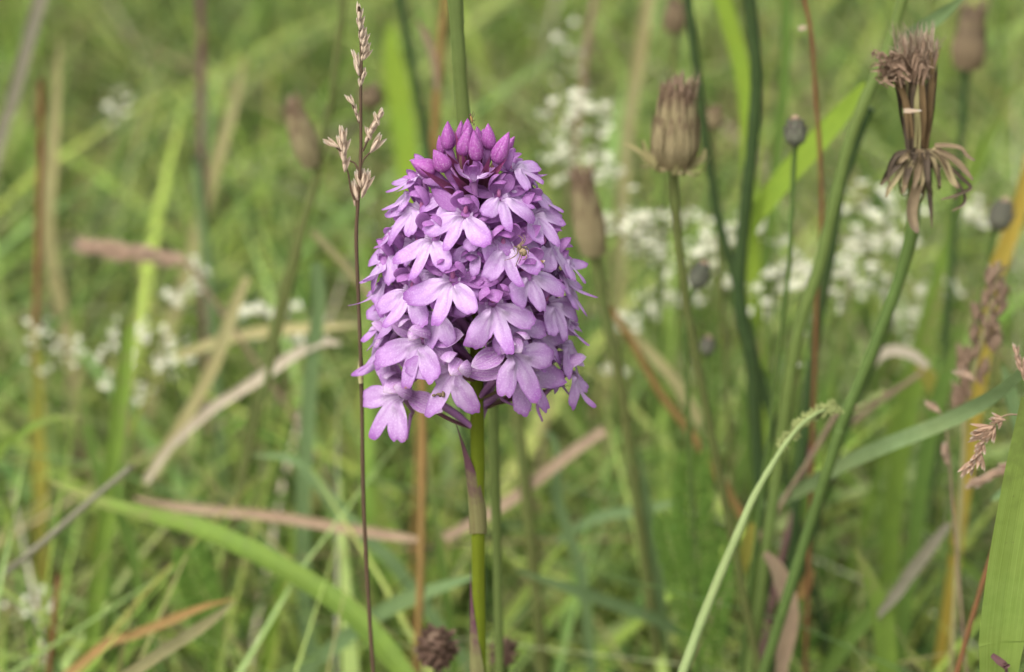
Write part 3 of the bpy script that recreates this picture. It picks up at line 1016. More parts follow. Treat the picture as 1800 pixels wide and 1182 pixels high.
# --- tall stalks, right half
stalk('flower_stalk', 'dark green curved stalk rising through the right half to the top edge', [(1318, 0), (1330, 120), (1326, 220), (1312, 360), (1300, 480), (1304, 560), (1322, 640), (1330, 760)], 22, 0.11, 'dark', top=0.08, ribs=5, cat='stalk')
stalk('flower_stalk', 'slim dark stalk bending beside the brown dried flower head', [(1212, 20), (1226, 130), (1242, 260), (1262, 380), (1286, 470), (1310, 560)], 15, 0.13, 'dark', top=0.06, ribs=5, cat='stalk')
stalk('flower_stalk', 'thick bright stalk curving down from the top right', [(1588, -5), (1560, 90), (1520, 180), (1490, 260), (1466, 360), (1440, 470), (1410, 560), (1392, 640), (1370, 800)], 21, 0.055, 'palegreen', top=0.07, ribs=5, cat='stalk')
stalk('flower_stalk', 'dark stalk running just behind the thick bright stalk', [(1530, 190), (1500, 270), (1478, 340), (1462, 440), (1440, 560), (1420, 700), (1405, 840)], 18, 0.10, 'dark', ribs=5, cat='stalk')
blade('blade_of_grass', 'blue green leaf slanting out past the top right stalk', [(1700, -10), (1650, 30), (1600, 62), (1570, 90)], 24, (0.05, 0.07), 'blue', root=False, top=0.0, fold=0.4)
blade('blade_of_grass', 'broad yellow green leaf slanting behind the thin reddish stem', [(1522, 150), (1480, 200), (1430, 256), (1390, 300), (1350, 350), (1320, 400), (1306, 470)], 46, (0.09, 0.12), 'vivid', root=False, shape=[0.3, 0.6, 0.9, 1, 1, 0.8, 0.4], face=(-0.3, -0.75, 0.6))
blade('blade_of_grass', 'yellow green blade entering the top edge left of the dark curved stalk', [(1268, -10), (1288, 60), (1306, 130), (1314, 200), (1318, 300)], 30, 0.2, 'vivid', top=0.04, face=(-0.3, -0.8, 0.5))
stalk('grass_stalk', 'thin reddish brown stem with a tiny white bract at the top right', [(1412, -10), (1426, 60), (1434, 170), (1442, 280), (1444, 400), (1436, 520), (1432, 650)], 8, 0.08, 'rust', top=0.05)
stalk('grass_stalk', 'dark stem slanting below the withered flower head', [(1560, 560), (1530, 640), (1492, 730), (1452, 840), (1420, 960)], 22, 0.12, 'dark')
blade('blade_of_grass', 'tall straw coloured blade behind the white flowers at the top', [(1140, 0), (1122, 110), (1104, 220), (1096, 330), (1090, 430)], 24, 0.34, 'straw', top=0.06)
stalk('grass_stalk', 'thin brown stem running above the upper white flowers', [(1046, -5), (1034, 70), (1022, 170), (1012, 260)], 11, 0.32, 'tan', top=0.08)
blade('blade_of_grass', 'yellow orange leaf standing at the right edge', [(1812, 270), (1796, 350), (1770, 430), (1744, 500), (1730, 600)], 34, 0.15, 'amber', shape=[0.6, 0.9, 1, 0.9, 0.6])
blade('blade_of_grass', 'light green blade slanting at the upper right edge', [(1800, 130), (1760, 200), (1720, 280), (1690, 350), (1660, 450)], 24, 0.22, 'bright')
blade('blade_of_grass', 'green upright blade between the two rightmost stalks', [(1382, 10), (1380, 120), (1368, 250), (1356, 380), (1340, 500)], 20, 0.20, 'green', top=0.04)
blade('blade_of_grass', 'broad green blade rising under the right white flowers', [(1660, 470), (1640, 560), (1612, 660), (1590, 760), (1570, 900), (1560, 1080)], 36, 0.17, 'bright')
blade('blade_of_grass', 'green blade leaning at the far right below the yellow leaf', [(1740, 470), (1700, 560), (1650, 700), (1620, 850), (1600, 1000)], 30, 0.14, 'green')
blade('blade_of_grass', 'upright green blade below the grey drooping bud', [(1340, 560), (1330, 650), (1322, 760), (1330, 900), (1336, 1020)], 26, 0.17, 'green')

# --- lying and leaning blades, right half
blade('blade_of_grass', 'long grey green blade slanting up to the right edge', [(1815, 640), (1740, 700), (1660, 742), (1560, 782), (1480, 818), (1400, 866), (1342, 892)], 27, (0.02, 0.09), 'paleblade', root=False, shape=[0.7, 0.9, 1, 1, 1, 0.8], fold=0.2)
blade('grass_leaf', 'broad yellow green leaf standing upright at the right edge, near the lens', [(1830, 700), (1812, 800), (1794, 900), (1776, 1010), (1762, 1120), (1758, 1160)], 88, -0.02, 'bigleaf',
      root=False, fold=0.12, shape=[0.55, 0.95, 1, 1, 0.95, 0.8], across=13, cat='leaf', wave=0.012)
stalk('grass_stalk', 'thin rust coloured stem slanting at the right edge behind the broad leaf', [(1800, 800), (1768, 900), (1735, 1000), (1705, 1100), (1680, 1190)], 10, 0.03, 'rust')
blade('dead_leaf', 'pinkish tan pointed dead leaf standing at the lower right', [(1344, 972), (1366, 1000), (1384, 1050), (1386, 1100), (1378, 1150), (1372, 1190)], 38, 0.05, 'tan', cat='dead leaf',
      shape=[0.25, 0.35, 0.5, 0.8, 1, 0.85, 0.3], fold=0.35)
blade('dead_grass_stalk', 'silvery dead blade slanting at the lower right', [(1668, 920), (1640, 956), (1606, 1000), (1574, 1046), (1540, 1086)], 24, 0.07, 'grey', root=False, cat='dead grass', shape=[0.4, 0.9, 1, 0.9, 0.5])
stalk('dead_grass_stalk', 'ochre straw slanting down from the orchid to the pale grass spike', [(1072, 540), (1110, 600), (1160, 690), (1220, 770), (1270, 850), (1306, 908)], 14, 0.14, 'ochre', root=False, cat='dead grass')
blade('dead_grass_stalk', 'frayed tan straw lying along the ochre straw', [(1096, 570), (1140, 618), (1186, 670), (1220, 726), (1246, 764)], 22, 0.18, 'straw', root=False, cat='dead grass', wave=0.1)
blade('dead_leaf', 'yellow and orange dying leaf low beside the pale grass spike', [(1322, 920), (1316, 950), (1306, 990), (1296, 1024)], 26, 0.07, 'yellow', root=False, cat='dead leaf', shape=[0.3, 0.9, 1, 0.4])
blade('dead_leaf', 'orange dying leaf right of the pinkish tan leaf', [(1426, 1002), (1416, 1030), (1404, 1054)], 24, 0.08, 'ochre', root=False, cat='dead leaf', shape=[0.4, 1, 0.5])
blade('dead_leaf', 'yellow leaf half hidden beside the brown seed head at the right', [(1612, 640), (1634, 668), (1652, 706)], 32, 0.15, 'yellow', root=False, cat='dead leaf', shape=[0.4, 1, 0.5])
blade('dead_grass_stalk', 'bleached curved leaf arching among blades at the right', [(1530, 650), (1560, 618), (1600, 622), (1632, 646)], 20, 0.14, 'bone', root=False, cat='dead grass')
stalk('dead_grass_stalk', 'thin tan stalk slanting under the bleached curved leaf', [(1622, 654), (1570, 690), (1520, 726), (1480, 760)], 10, 0.13, 'tan', root=False, cat='dead grass')
stalk('grass_stalk', 'brown stem standing behind the pale grass spike', [(1432, 760), (1412, 840), (1390, 920), (1368, 1010), (1350, 1100)], 13, 0.10, 'purple')
blade('blade_of_grass', 'green blade slanting through the lower right corner', [(1690, 900), (1600, 1000), (1520, 1090), (1450, 1182)], 28, 0.09, 'green')
blade('blade_of_grass', 'grey green blade arching at the right edge below the brown spikelet', [(1740, 880), (1770, 866), (1800, 870), (1830, 900)], 22, 0.05, 'blue', root=False)
blade('blade_of_grass', 'wide bright blade standing near the bottom right', [(1500, 960), (1530, 1020), (1552, 1090), (1560, 1182)], 40, 0.07, 'bright')
blade('blade_of_grass', 'upright green blade in the lower middle, right of the orchid', [(1120, 780), (1134, 860), (1150, 960), (1160, 1080), (1166, 1182)], 24, 0.12, 'blue')
blade('blade_of_grass', 'grey green blade slanting up in the lower middle', [(1200, 880), (1130, 896), (1050, 910), (980, 950)], 20, 0.14, 'blue', root=False)
blade('blade_of_grass', 'grey green blade bent downward at the right edge above the broad leaf', [(1760, 640), (1776, 690), (1790, 740), (1806, 800)], 26, 0.06, 'blue', root=False)
blade('blade_of_grass', 'dark shaded blade rising right of the thick stalk', [(1500, 480), (1480, 600), (1440, 720), (1420, 850), (1410, 1000)], 24, 0.19, 'green')


# ------------------------------------------------------------------ grasses with seed heads
def husk_geo(base, d, L, W, k=3):
    """A grass spikelet: a few keeled husks hugging one another."""
    gs = []
    side = norm(np.cross(d, V_F))
    for q in range(k):
        s = (q - (k - 1) / 2)
        dd = norm(d + side * s * 0.22 + V_F * rng.uniform(-0.15, 0.1))
        gs.append(place(leaf(L * rng.uniform(0.75, 1.0), W * 0.75, bend=-0.25 * np.sign(s), cup=0.9, n=7, m=5, sharp=0.9, belly=0.42),
                        base + norm(d) * L * 0.08 * q, dd, -V_F + side * s * 0.9))
    gs.append(ellipsoid(base + norm(d) * L * 0.42, (W * 0.3, L * 0.42), d, 6, 7, prof=[0.1, 0.8, 1, 0.8, 0.45, 0.05]))
    return join(gs)


def seed_grass(name, label, stem_pts, w, Y, mat, husks, hmat, branches=(), root=True, top=0, cat='grass', taper=0.55):
    P = path_of(stem_pts, Y)
    pxm = m_per_px(P[0])
    wm = w * m_per_px(P[-1]) / 2
    if root:
        P = rooted(P, top)
    e = empty(name, P[-1])
    tag(e, label, cat)
    part('stem', tube(spline(P, 8), [wm * 0.25, wm * 0.4, wm * 0.75, wm, wm, wm * 1.1] if taper < 0.52 else [wm * taper, wm * 0.85, wm, wm * 1.1], 9), M[mat], e, P[-1])
    for b in branches:
        part('branch', tube(spline(path_of(b, Y), 5), [wm * 0.5, wm * 0.35], 6), M[mat], e, P[-1])
    for h in husks:
        u, v, deg, L, W = h[:5]
        p = at(u, v, (h[5] if len(h) > 5 else (Y if not isinstance(Y, tuple) else Y[0])))
        d = V_R * math.sin(R(deg)) + V_U * math.cos(R(deg))
        part('spikelet', husk_geo(p - d * L * pxm * 0.5, d, L * pxm, W * pxm), M[hmat if len(h) < 7 else h[6]], e, P[-1])
    return e


Yg = 0.006
gh = []
for (x, y, a, L, W) in [(447, 62, 2, 88, 26), (452, 112, 5, 80, 28), (446, 122, -12, 60, 20), (463, 160, 12, 76, 28), (456, 190, -4, 70, 24), (474, 200, 16, 76, 28), (482, 240, 18, 76, 28),
                        (466, 232, 6, 76, 24), (486, 278, 26, 72, 24), (464, 285, 8, 60, 20), (430, 300, -18, 86, 22), (437, 350, -10, 84, 28), (470, 384, 16, 66, 24), (460, 410, 6, 62, 20), (448, 430, -6, 44, 14),
                        (401, 520, -35, 64, 24), (424, 566, -20, 50, 18), (437, 600, -14, 62, 16), (449, 610, 6, 44, 12),
                        (558, 590, 22, 60, 30), (538, 616, -18, 70, 22), (530, 640, 30, 70, 34), (514, 668, 20, 66, 34), (496, 692, -16, 66, 30), (490, 716, 25, 56, 26),
                        (535, 745, 33, 108, 34),
                        (300, 746, -62, 82, 28), (360, 700, -4, 92, 30), (348, 740, -14, 90, 28), (372, 756, 8, 92, 32), (360, 800, -10, 92, 32), (374, 846, 4, 92, 30), (356, 790, -30, 60, 24),
                        (470, 920, 4, 96, 32), (486, 946, 18, 110, 34), (444, 930, -14, 90, 30), (428, 985, -10, 104, 34), (470, 985, 14, 86, 26), (424, 1040, 0, 60, 18)]:
    gh.append((480 + x / 2.954, y / 2.954, a, L / 2.954 * 1.12, W / 2.954 * 1.2))
Z3 = lambda x, y: (480 + x / 2.954, y / 2.954)
seed_grass('seeding_grass', 'thin dark brown grass with feathery pale seed spikelets, left of the orchid',
           [(631, 12), (635, 102), (634, 162), (634, 271), (629, 359), (626, 420), (629, 500), (633, 600), (636, 700), (639, 880), (648, 1060), (656, 1182)],
           7.2, Yg, 'brown', gh, 'husk',
           [[Z3(455, 870), Z3(470, 830), Z3(505, 790), Z3(530, 760)], [Z3(462, 790), Z3(478, 760), Z3(496, 720), Z3(520, 660)], [Z3(446, 640), Z3(430, 590), Z3(405, 530)],
            [Z3(440, 1080), Z3(405, 990), Z3(390, 900), Z3(372, 850)], [Z3(372, 800), Z3(330, 770)], [Z3(440, 880), Z3(425, 850), Z3(398, 836)]])
nd_ = at(634, 652, Yg)
node = part('stem_node', tube(spline([nd_ - V_U * 0.0026, nd_ + V_U * 0.0026], 6), [0.00045, 0.00075, 0.00045], 9), M['straw'], bpy.data.objects['seeding_grass'],
            bpy.data.objects['seeding_grass'].location, 'pale swollen joint')
k2 = 2.956
Z7 = lambda x, y: (1350 + x / k2, 450 + y / k2)
hh = []
for (x, y, a, L, W) in [(1192, 846, -78, 88, 26), (1205, 876, -150, 50, 22), (1184, 860, -95, 60, 24), (1110, 900, -100, 130, 30), (1095, 930, -112, 120, 28), (1088, 944, -104, 100, 24), (1140, 905, -120, 90, 34), (1172, 925, -168, 92, 28), (1150, 930, -150, 90, 32),
                        (1128, 950, -140, 70, 28), (1100, 985, -140, 60, 26), (1092, 1010, -160, 76, 32), (1120, 1000, -185, 70, 24), (1108, 1060, -186, 104, 30), (1082, 1050, -150, 92, 32), (1066, 1080, -160, 90, 28), (1030, 1104, -146, 100, 28), (1058, 1112, -165, 84, 24), (1100, 1030, -165, 60, 26)]:
    hh.append((1350 + x / k2, 450 + y / k2, a, L / k2, W / k2 * 1.15))
seed_grass('seeding_grass', 'nodding brown grass spikelet hanging in focus near the right edge',
           [(1700, 820), (1722, 790), (1740, 760), (1752, 742), (1764, 732), (1782, 729), (1806, 738), (1860, 800), (1880, 1000)], 3.2, -0.004, 'tan', hh, 'husk_brown')
seed_grass('seeding_grass', 'blurred brown grass spikelet touching the right edge above the nodding one',
           [(1786, 610), (1792, 630), (1800, 660), (1830, 760), (1850, 900)], 4, 0.006, 'tan',
           [(1786, 616, -12, 26, 9), (1790, 632, -20, 26, 10), (1796, 648, -24, 30, 11), (1802, 640, 6, 26, 10), (1804, 666, -20, 28, 10)], 'husk_brown')
hh = []
for k in range(34):
    t = k / 33
    u = 1752 - 62 * t ** 1.2 + rng.uniform(-1, 1) * (10 + 20 * math.sin(t * 3))
    v = 476 + 226 * t
    hh.append((u, v, rng.uniform(-28, 28), rng.uniform(32, 46), rng.uniform(14, 20)))
seed_grass('seeding_grass', 'stout tan seed head of blurred grass at the right, above the long grey green blade',
           [(1760, 460), (1740, 540), (1716, 640), (1698, 720), (1690, 860)], 9, 0.10, 'straw', hh, 'tuft')
hh = [(1700 + rng.uniform(-12, 12), 660 + rng.uniform(-10, 16), -60, 40, 16), (1640, 716, -50, 34, 14), (1664, 740, -40, 30, 12), (1660, 790, 10, 30, 14), (1664, 806, 0, 26, 12)]
seed_grass('seeding_grass', 'two small pale tan spikelets floating on a thin stem at the right',
           [(1640, 708), (1660, 740), (1668, 800), (1676, 900)], 5, 0.07, 'tan', hh, 'husk_brown')
hh = []
for k in range(11):
    hh.append((1800 - 9 * k, 806 + 4.6 * k + rng.uniform(-3, 3), -115 + rng.uniform(-20, 20), 34, 13))
seed_grass('seeding_grass', 'soft tan grass head lying at the right edge below the nodding spikelet',
           [(1712, 848), (1750, 832), (1800, 806), (1860, 790)], 5, 0.05, 'tan', hh, 'husk_brown')
hh = []
for k in range(46):
    t = k / 45
    u, v = 1372 + 100 * t + rng.uniform(-4, 4), 784 - 66 * math.sin(t * 1.7) + rng.uniform(-5, 5)
    a = 60 + rng.uniform(-25, 25) + (55 if k % 2 else -45)
    hh.append((u, v, a, rng.uniform(20, 28), rng.uniform(10, 13), 0.033))
M['spike'] = plant_mat('green_spikelet', (0.33, 0.38, 0.15), (0.22, 0.28, 0.10), vein=0.3, trans=0.25)
M['palestalk'] = plant_mat('pale_green_stalk', (0.25, 0.32, 0.13), (0.19, 0.26, 0.10), vein=0.35, trans=0.15, veins=5)
seed_grass('seeding_grass', 'pale green grass spike nodding to the right on a long slanting stem, lower right',
           [(1472, 716), (1446, 722), (1414, 742), (1384, 776), (1352, 826), (1322, 880), (1296, 940), (1262, 1020), (1230, 1100), (1200, 1182)], 17, (0.035, 0.012), 'palestalk', hh, 'spike', taper=0.5)
hh = [(1490 + 14 * k, 722 - 6 * k + rng.uniform(-4, 4), 70 + rng.uniform(-30, 30), 26, 14) for k in range(5)]
seed_grass('seeding_grass', 'small blurred green grass tip just right of the nodding spike', [(1560, 690), (1520, 712), (1480, 728), (1440, 780)], 9, 0.11, 'tan', hh, 'spike')
hh = []
for k in range(40):
    t = k / 39
    hh.append((140 + 170 * t + rng.uniform(-6, 6), 432 + 24 * t + rng.uniform(-10, 10), -80 + rng.uniform(-25, 25), rng.uniform(28, 46), rng.uniform(9, 13)))
seed_grass('seeding_grass', 'pinkish blurred grass head lying sideways in the left middle',
           [(130, 428), (190, 438), (250, 448), (320, 462), (370, 520)], 7, 0.24, 'tan', hh, 'husk_brown')


# ------------------------------------------------------------------ dried composite heads and buds
def dried_head(name, label, base, tip, w, stem_pts, sw, Y, mats=('bract_pale', 'tuft'), prof=(0.55, 0.95, 1.0, 0.92, 0.8, 0.62), n=17, flare=(), smat='olive', tuft=30, cat='dried flower', skirt=0):
    b, t = at(base[0], base[1], Y), at(tip[0], tip[1], Y)
    pxm = m_per_px(b)
    d = t - b
    L = np.linalg.norm(d)
    d = d / L
    x = norm(np.cross(d, [0, 1, 0]))
    z = np.cross(x, d)
    P = rooted([b + d * L * 0.04] + path_of(stem_pts, Y))
    e = empty(name, P[-1])
    tag(e, label, cat, None)
    part('stem', tube(spline(P, 7), [sw * pxm * 0.55, sw * pxm * 0.5, sw * pxm * 0.55], 9), M[smat], e, P[-1])
    wr = w * pxm / 2
    part('receptacle', ellipsoid(b + d * L * 0.42, (wr * 0.86, L * 0.42), d, 12, 14, prof=list(prof)), M[mats[0]], e, P[-1])
    for row in range(2):
        for k in range(n):
            a = 2 * math.pi * (k + 0.5 * row) / n + rng.uniform(-.1, .1)
            r0 = x * math.cos(a) + z * math.sin(a)
            pts = []
            hh_ = L * (0.92 if row == 0 else 0.62) * rng.uniform(0.9, 1.05)
            for q in range(6):
                f = q / 5
                pr = np.interp(f * hh_ / L, np.linspace(0, 1, len(prof)), prof)
                pts.append(b + d * hh_ * f + r0 * wr * pr * (0.93 + 0.09 * row + 0.05 * rng.random()))
            part('bract', ribbon(spline(pts, 2), 2 * math.pi * wr / n * 1.15, r0, 0.35, 3, shape=[0.8, 1, 0.95, 0.75, 0.15], rnd=rng.random()), M[mats[0]], e, P[-1])
    if tuft:
        gs = []
        for k in range(tuft):
            a, rr = rng.uniform(0, 6.28), wr * prof[-1] * rng.random() ** 0.5
            r0 = x * math.cos(a) + z * math.sin(a)
            p = b + d * L * rng.uniform(0.66, 0.9) + r0 * rr * 1.05
            gs.append(ribbon(spline([p, p + d * L * 0.08 + r0 * wr * .08, p + d * L * rng.uniform(0.08, 0.26) + r0 * wr * rng.uniform(-0.15, 0.4)], 2), rng.uniform(2, 5) * pxm, r0, 0.4, 3, twist=rng.uniform(-1.5, 1.5), rnd=rng.random()))
        o = part('tuft', join(gs), M[mats[1]], e, P[-1])
        o['kind'] = 'stuff'
    for k in range(skirt):
        a = 2 * math.pi * k / skirt + rng.uniform(-.2, .2)
        r0 = x * math.cos(a) + z * math.sin(a)
        ln = wr * rng.uniform(0.35, 0.8)
        pts = [b + r0 * wr * 0.35 + d * L * 0.02, b + r0 * (wr + ln * 0.4) + d * L * rng.uniform(-0.02, 0.06), b + r0 * (wr + ln) + d * L * rng.uniform(0.03, 0.2)]
        part('bract', ribbon(spline(pts, 4), rng.uniform(8, 13) * pxm, d - r0 * 0.4, 0.4, 3, shape=[0.8, 1, 0.9, 0.3], rnd=rng.random()), M[rng.choice(['bract_pale', 'straw'])], e, P[-1])
    for fl in flare:
        part('bract', ribbon(spline(path_of(fl[0], Y), 5), fl[1] * pxm, None, 0.3, 3, shape=[0.9, 1, 0.8, 0.3]), M[fl[2] if len(fl) > 2 else 'straw'], e, P[-1])
    return e


dried_head('dried_flower', 'egg shaped dry brown flower head with pale spreading bracts, upper right of the orchid', (1184, 292), (1194, 138), 82,
           [(1186, 330), (1192, 420), (1206, 530), (1226, 640), (1246, 740)], 15, 0.085, ('bract_pale', 'tuft'), (0.62, 1.0, 1.0, 0.93, 0.86, 0.74), 18,
           [([(1182, 290), (1158, 284), (1138, 272), (1130, 246)], 14), ([(1182, 290), (1150, 288), (1118, 262), (1096, 252)], 10), ([(1188, 290), (1214, 288), (1234, 278), (1240, 262)], 16),
            ([(1186, 292), (1168, 296), (1150, 292)], 14), ([(1190, 292), (1210, 294), (1228, 290)], 14)], smat='olive', tuft=130, skirt=16)
dried_head('dried_flower', 'tall narrow brown flower head just right of the orchid', (1044, 446), (1020, 298), 54,
           [(1050, 480), (1066, 560), (1086, 650), (1100, 740), (1112, 830)], 20, 0.15, ('bract_pale', 'tuft'), (0.75, 1.0, 0.98, 0.9, 0.8, 0.72), 15, smat='olive', tuft=110)
dried_head('dried_flower', 'blurred leaning brown flower head on the curving plantain stalk, upper left', (550, 292), (508, 172), 46,
           [(556, 310), (548, 350), (530, 420)], 12, 0.175, ('bract_pale', 'tuft'), (0.6, 0.9, 1.0, 0.95, 0.85, 0.75), 13, smat='olive', tuft=40)
dried_head('dried_flower', 'dark blurred flower head at the top right corner', (1700, 118), (1712, 0), 58,
           [(1694, 170), (1690, 260), (1680, 380)], 14, 0.24, ('bract', 'tuft'), (0.8, 1.0, 0.9, 0.8, 0.75, 0.8), 14, smat='dark', tuft=40)
dried_head('dried_flower', 'dim brown flower head between the feathery grass and the dark slender stem', (652, 188), (648, 150), 40,
           [(656, 230), (662, 300)], 10, 0.26, ('bract', 'tuft'), (0.7, 1.0, 1.0, 0.9, 0.8), 12, smat='olive', tuft=24)
dried_head('dried_flower', 'dark dried head at the top edge left of the slim dark stalk', (1186, 56), (1188, -6), 40,
           [(1186, 90), (1182, 160)], 12, 0.32, ('bract', 'tuft'), (0.7, 1.0, 1.0, 0.9, 0.8), 12, smat='olive', tuft=20)
dried_head('dried_flower', 'small tan dried head behind the egg shaped one, to its right', (1252, 226), (1254, 186), 34,
           [(1254, 260), (1258, 330)], 9, 0.2, ('bract_pale', 'tuft'), (0.7, 1.0, 1.0, 0.9, 0.8), 12, smat='olive', tuft=20)


def bud_on_stalk(label, c, L, w, deg, stem_pts, sw, Y):
    p = at(c[0], c[1], Y)
    pxm = m_per_px(p)
    d = V_R * math.sin(R(deg)) + V_U * math.cos(R(deg))
    P = rooted([p - d * L * pxm * 0.45] + path_of(stem_pts, Y))
    e = empty('flower_bud', P[-1])
    tag(e, label, 'flower bud', 'grey knapweed buds')
    part('stem', tube(spline(P, 7), [sw * pxm * 0.5, sw * pxm * 0.5], 8), M['stalk'], e, P[-1])
    part('bud', ellipsoid(p, (w * pxm / 2, L * pxm / 2), d, 12, 14, prof=[0.3, 0.85, 1, 0.95, 0.75, 0.5, 0.25]), M['bud_grey'], e, P[-1])
    x = norm(np.cross(d, [0, 1, 0]))
    z = np.cross(x, d)
    for row in range(3):
        for k in range(9):
            a = 2 * math.pi * (k + 0.5 * row) / 9
            r0 = x * math.cos(a) + z * math.sin(a)
            pr = [0.85, 1.0, 0.8][row]
            q = p + d * L * pxm * (-0.36 + 0.22 * row) + r0 * w * pxm * 0.5 * pr
            part('scale', place(leaf(L * pxm * 0.36, w * pxm * 0.36, 0.3, 0.3, 5, 5), q, d + r0 * 0.12 * (1 - row), r0), M['bud_grey'], e, P[-1])
    part('tip', ellipsoid(p + d * L * pxm * 0.44, (w * pxm * 0.24, L * pxm * 0.14), d, 7, 9), M['tan'], e, P[-1])


bud_on_stalk('round grey bud on a thin stalk in front of the broad yellow green leaf', (1398, 232), 52, 38, 0, [(1396, 280), (1392, 360), (1388, 460), (1376, 560)], 9, 0.09)
bud_on_stalk('small drooping grey bud below the white flowers in the right half', (1230, 484), 50, 34, 22, [(1214, 520), (1204, 580), (1208, 680)], 9, 0.11)
bud_on_stalk('dark bud near the right edge beside the yellow orange leaf', (1760, 378), 58, 42, 18, [(1744, 420), (1730, 500), (1716, 600)], 10, 0.16)
bud_on_stalk('little blurred bud below the drooping grey bud', (1244, 608), 34, 26, 10, [(1240, 640), (1238, 720)], 8, 0.14)

# the large withered head with hanging bracts, top right
Yw = 0.045
Z6 = lambda x, y: (1350 + x / 2.627, y / 2.627)
wb = [Z6(*q) for q in ((690, 690), (688, 600), (690, 480), (690, 380), (690, 250))]
Pw = [at(u, v, Yw) for u, v in wb]
pxm = m_per_px(Pw[0])
Ps = [Pw[0] - V_U * 0.001] + path_of([(1606, 336), (1604, 400), (1584, 480), (1552, 570), (1516, 660), (1480, 745), (1450, 840)], Yw + 0.02)
Ps = rooted(Ps)
we = empty('withered_flower', Ps[-1])
tag(we, 'large withered brown flower head with hanging shrivelled bracts, top right', 'dried flower')
part('stem', tube(spline(Ps, 7), [14 * pxm, 12 * pxm, 11 * pxm, 11 * pxm], 10), M['stalk'], we, Ps[-1])
part('core', tube(spline(Pw[:4], 6), [15 * pxm, 16 * pxm, 18 * pxm, 14 * pxm], 14), M['bract_dark'], we, Ps[-1])
UW = norm(Pw[3] - Pw[0])
for k in range(24):
    a = 2 * math.pi * k / 24 + rng.uniform(-.15, .15)
    r0 = V_R * math.cos(a) + norm(np.cross(V_R, UW)) * math.sin(a)
    hl = rng.uniform(0.8, 1.2)
    j_ = [rng.uniform(-6, 8) for _ in range(4)]
    pts = [Pw[0] + UW * 1.08 * 0.0003 + r0 * (18 + j_[0] * 0.4) * pxm, Pw[0] + UW * 1.08 * 55 * pxm * hl + r0 * (25 + j_[1]) * pxm + V_R * 2 * pxm, Pw[0] + UW * 1.08 * 105 * pxm * hl + r0 * (31 + j_[2]) * pxm,
           Pw[0] + UW * 1.08 * 152 * pxm * hl + r0 * (36 + 2 * j_[3]) * pxm + V_R * rng.uniform(-4, 4) * pxm]
    part('bract', ribbon(spline(pts, 4), rng.uniform(5, 15) * pxm, r0, 0.7, 3, twist=rng.uniform(-.9, .9), shape=[1, 1, 0.9, 0.75, 0.2], rnd=rng.random()), M[rng.choice(['strand', 'bract_dark', 'strand', 'straw', 'bract_dark'])], we, Ps[-1])
gs = []
for k in range(110):
    x0, y0 = rng.uniform(545, 730), rng.uniform(300, 410)
    p0 = at(*Z6(x0, y0), Yw - 0.004 + rng.uniform(-0.003, 0.006))
    p1 = at(*Z6(x0 - rng.uniform(20, 70) * (1 if x0 < 660 else -0.4), y0 - rng.uniform(30, 75)), Yw - 0.005)
    p2 = at(*Z6(x0 - rng.uniform(40, 105) * (1 if x0 < 660 else -0.5), y0 - rng.uniform(10, 90)), Yw - 0.005)
    gs.append(ribbon(spline([p0, p1, p2], 4), rng.uniform(3, 7) * pxm, None, 0.5, 3, twist=rng.uniform(-2, 2), rnd=rng.random()))
for k in range(60):
    x0 = rng.uniform(650, 770)
    p0 = at(*Z6(x0, rng.uniform(300, 380)), Yw + rng.uniform(-0.004, 0.006))
    p2 = at(*Z6(x0 + rng.uniform(-45, 20), rng.uniform(140, 265)), Yw + rng.uniform(-0.004, 0.006))
    gs.append(ribbon(spline([p0, (p0 + p2) / 2 + V_R * rng.uniform(-3, 3) * pxm, p2], 3), rng.uniform(3, 7) * pxm, None, 0.2, 3, rnd=rng.random()))
part('tuft', join(gs), M['tuft'], we, Ps[-1])['kind'] = 'stuff'
gs = []
for k in range(110):
    x0 = rng.uniform(600, 760)
    p0 = at(*Z6(x0, rng.uniform(230, 330)), Yw + rng.uniform(-0.005, 0.007))
    p2 = at(*Z6(x0 + rng.gauss(0, 42), rng.uniform(80, 220)), Yw + rng.uniform(-0.007, 0.009))
    gs.append(ribbon(spline([p0, (p0 + p2) / 2 + V_R * rng.uniform(-4, 4) * pxm, p2], 3), rng.uniform(1.0, 2.2) * pxm, None, 0.2, 3, rnd=rng.random()))
part('down', join(gs), M['down'], we, Ps[-1])['kind'] = 'stuff'
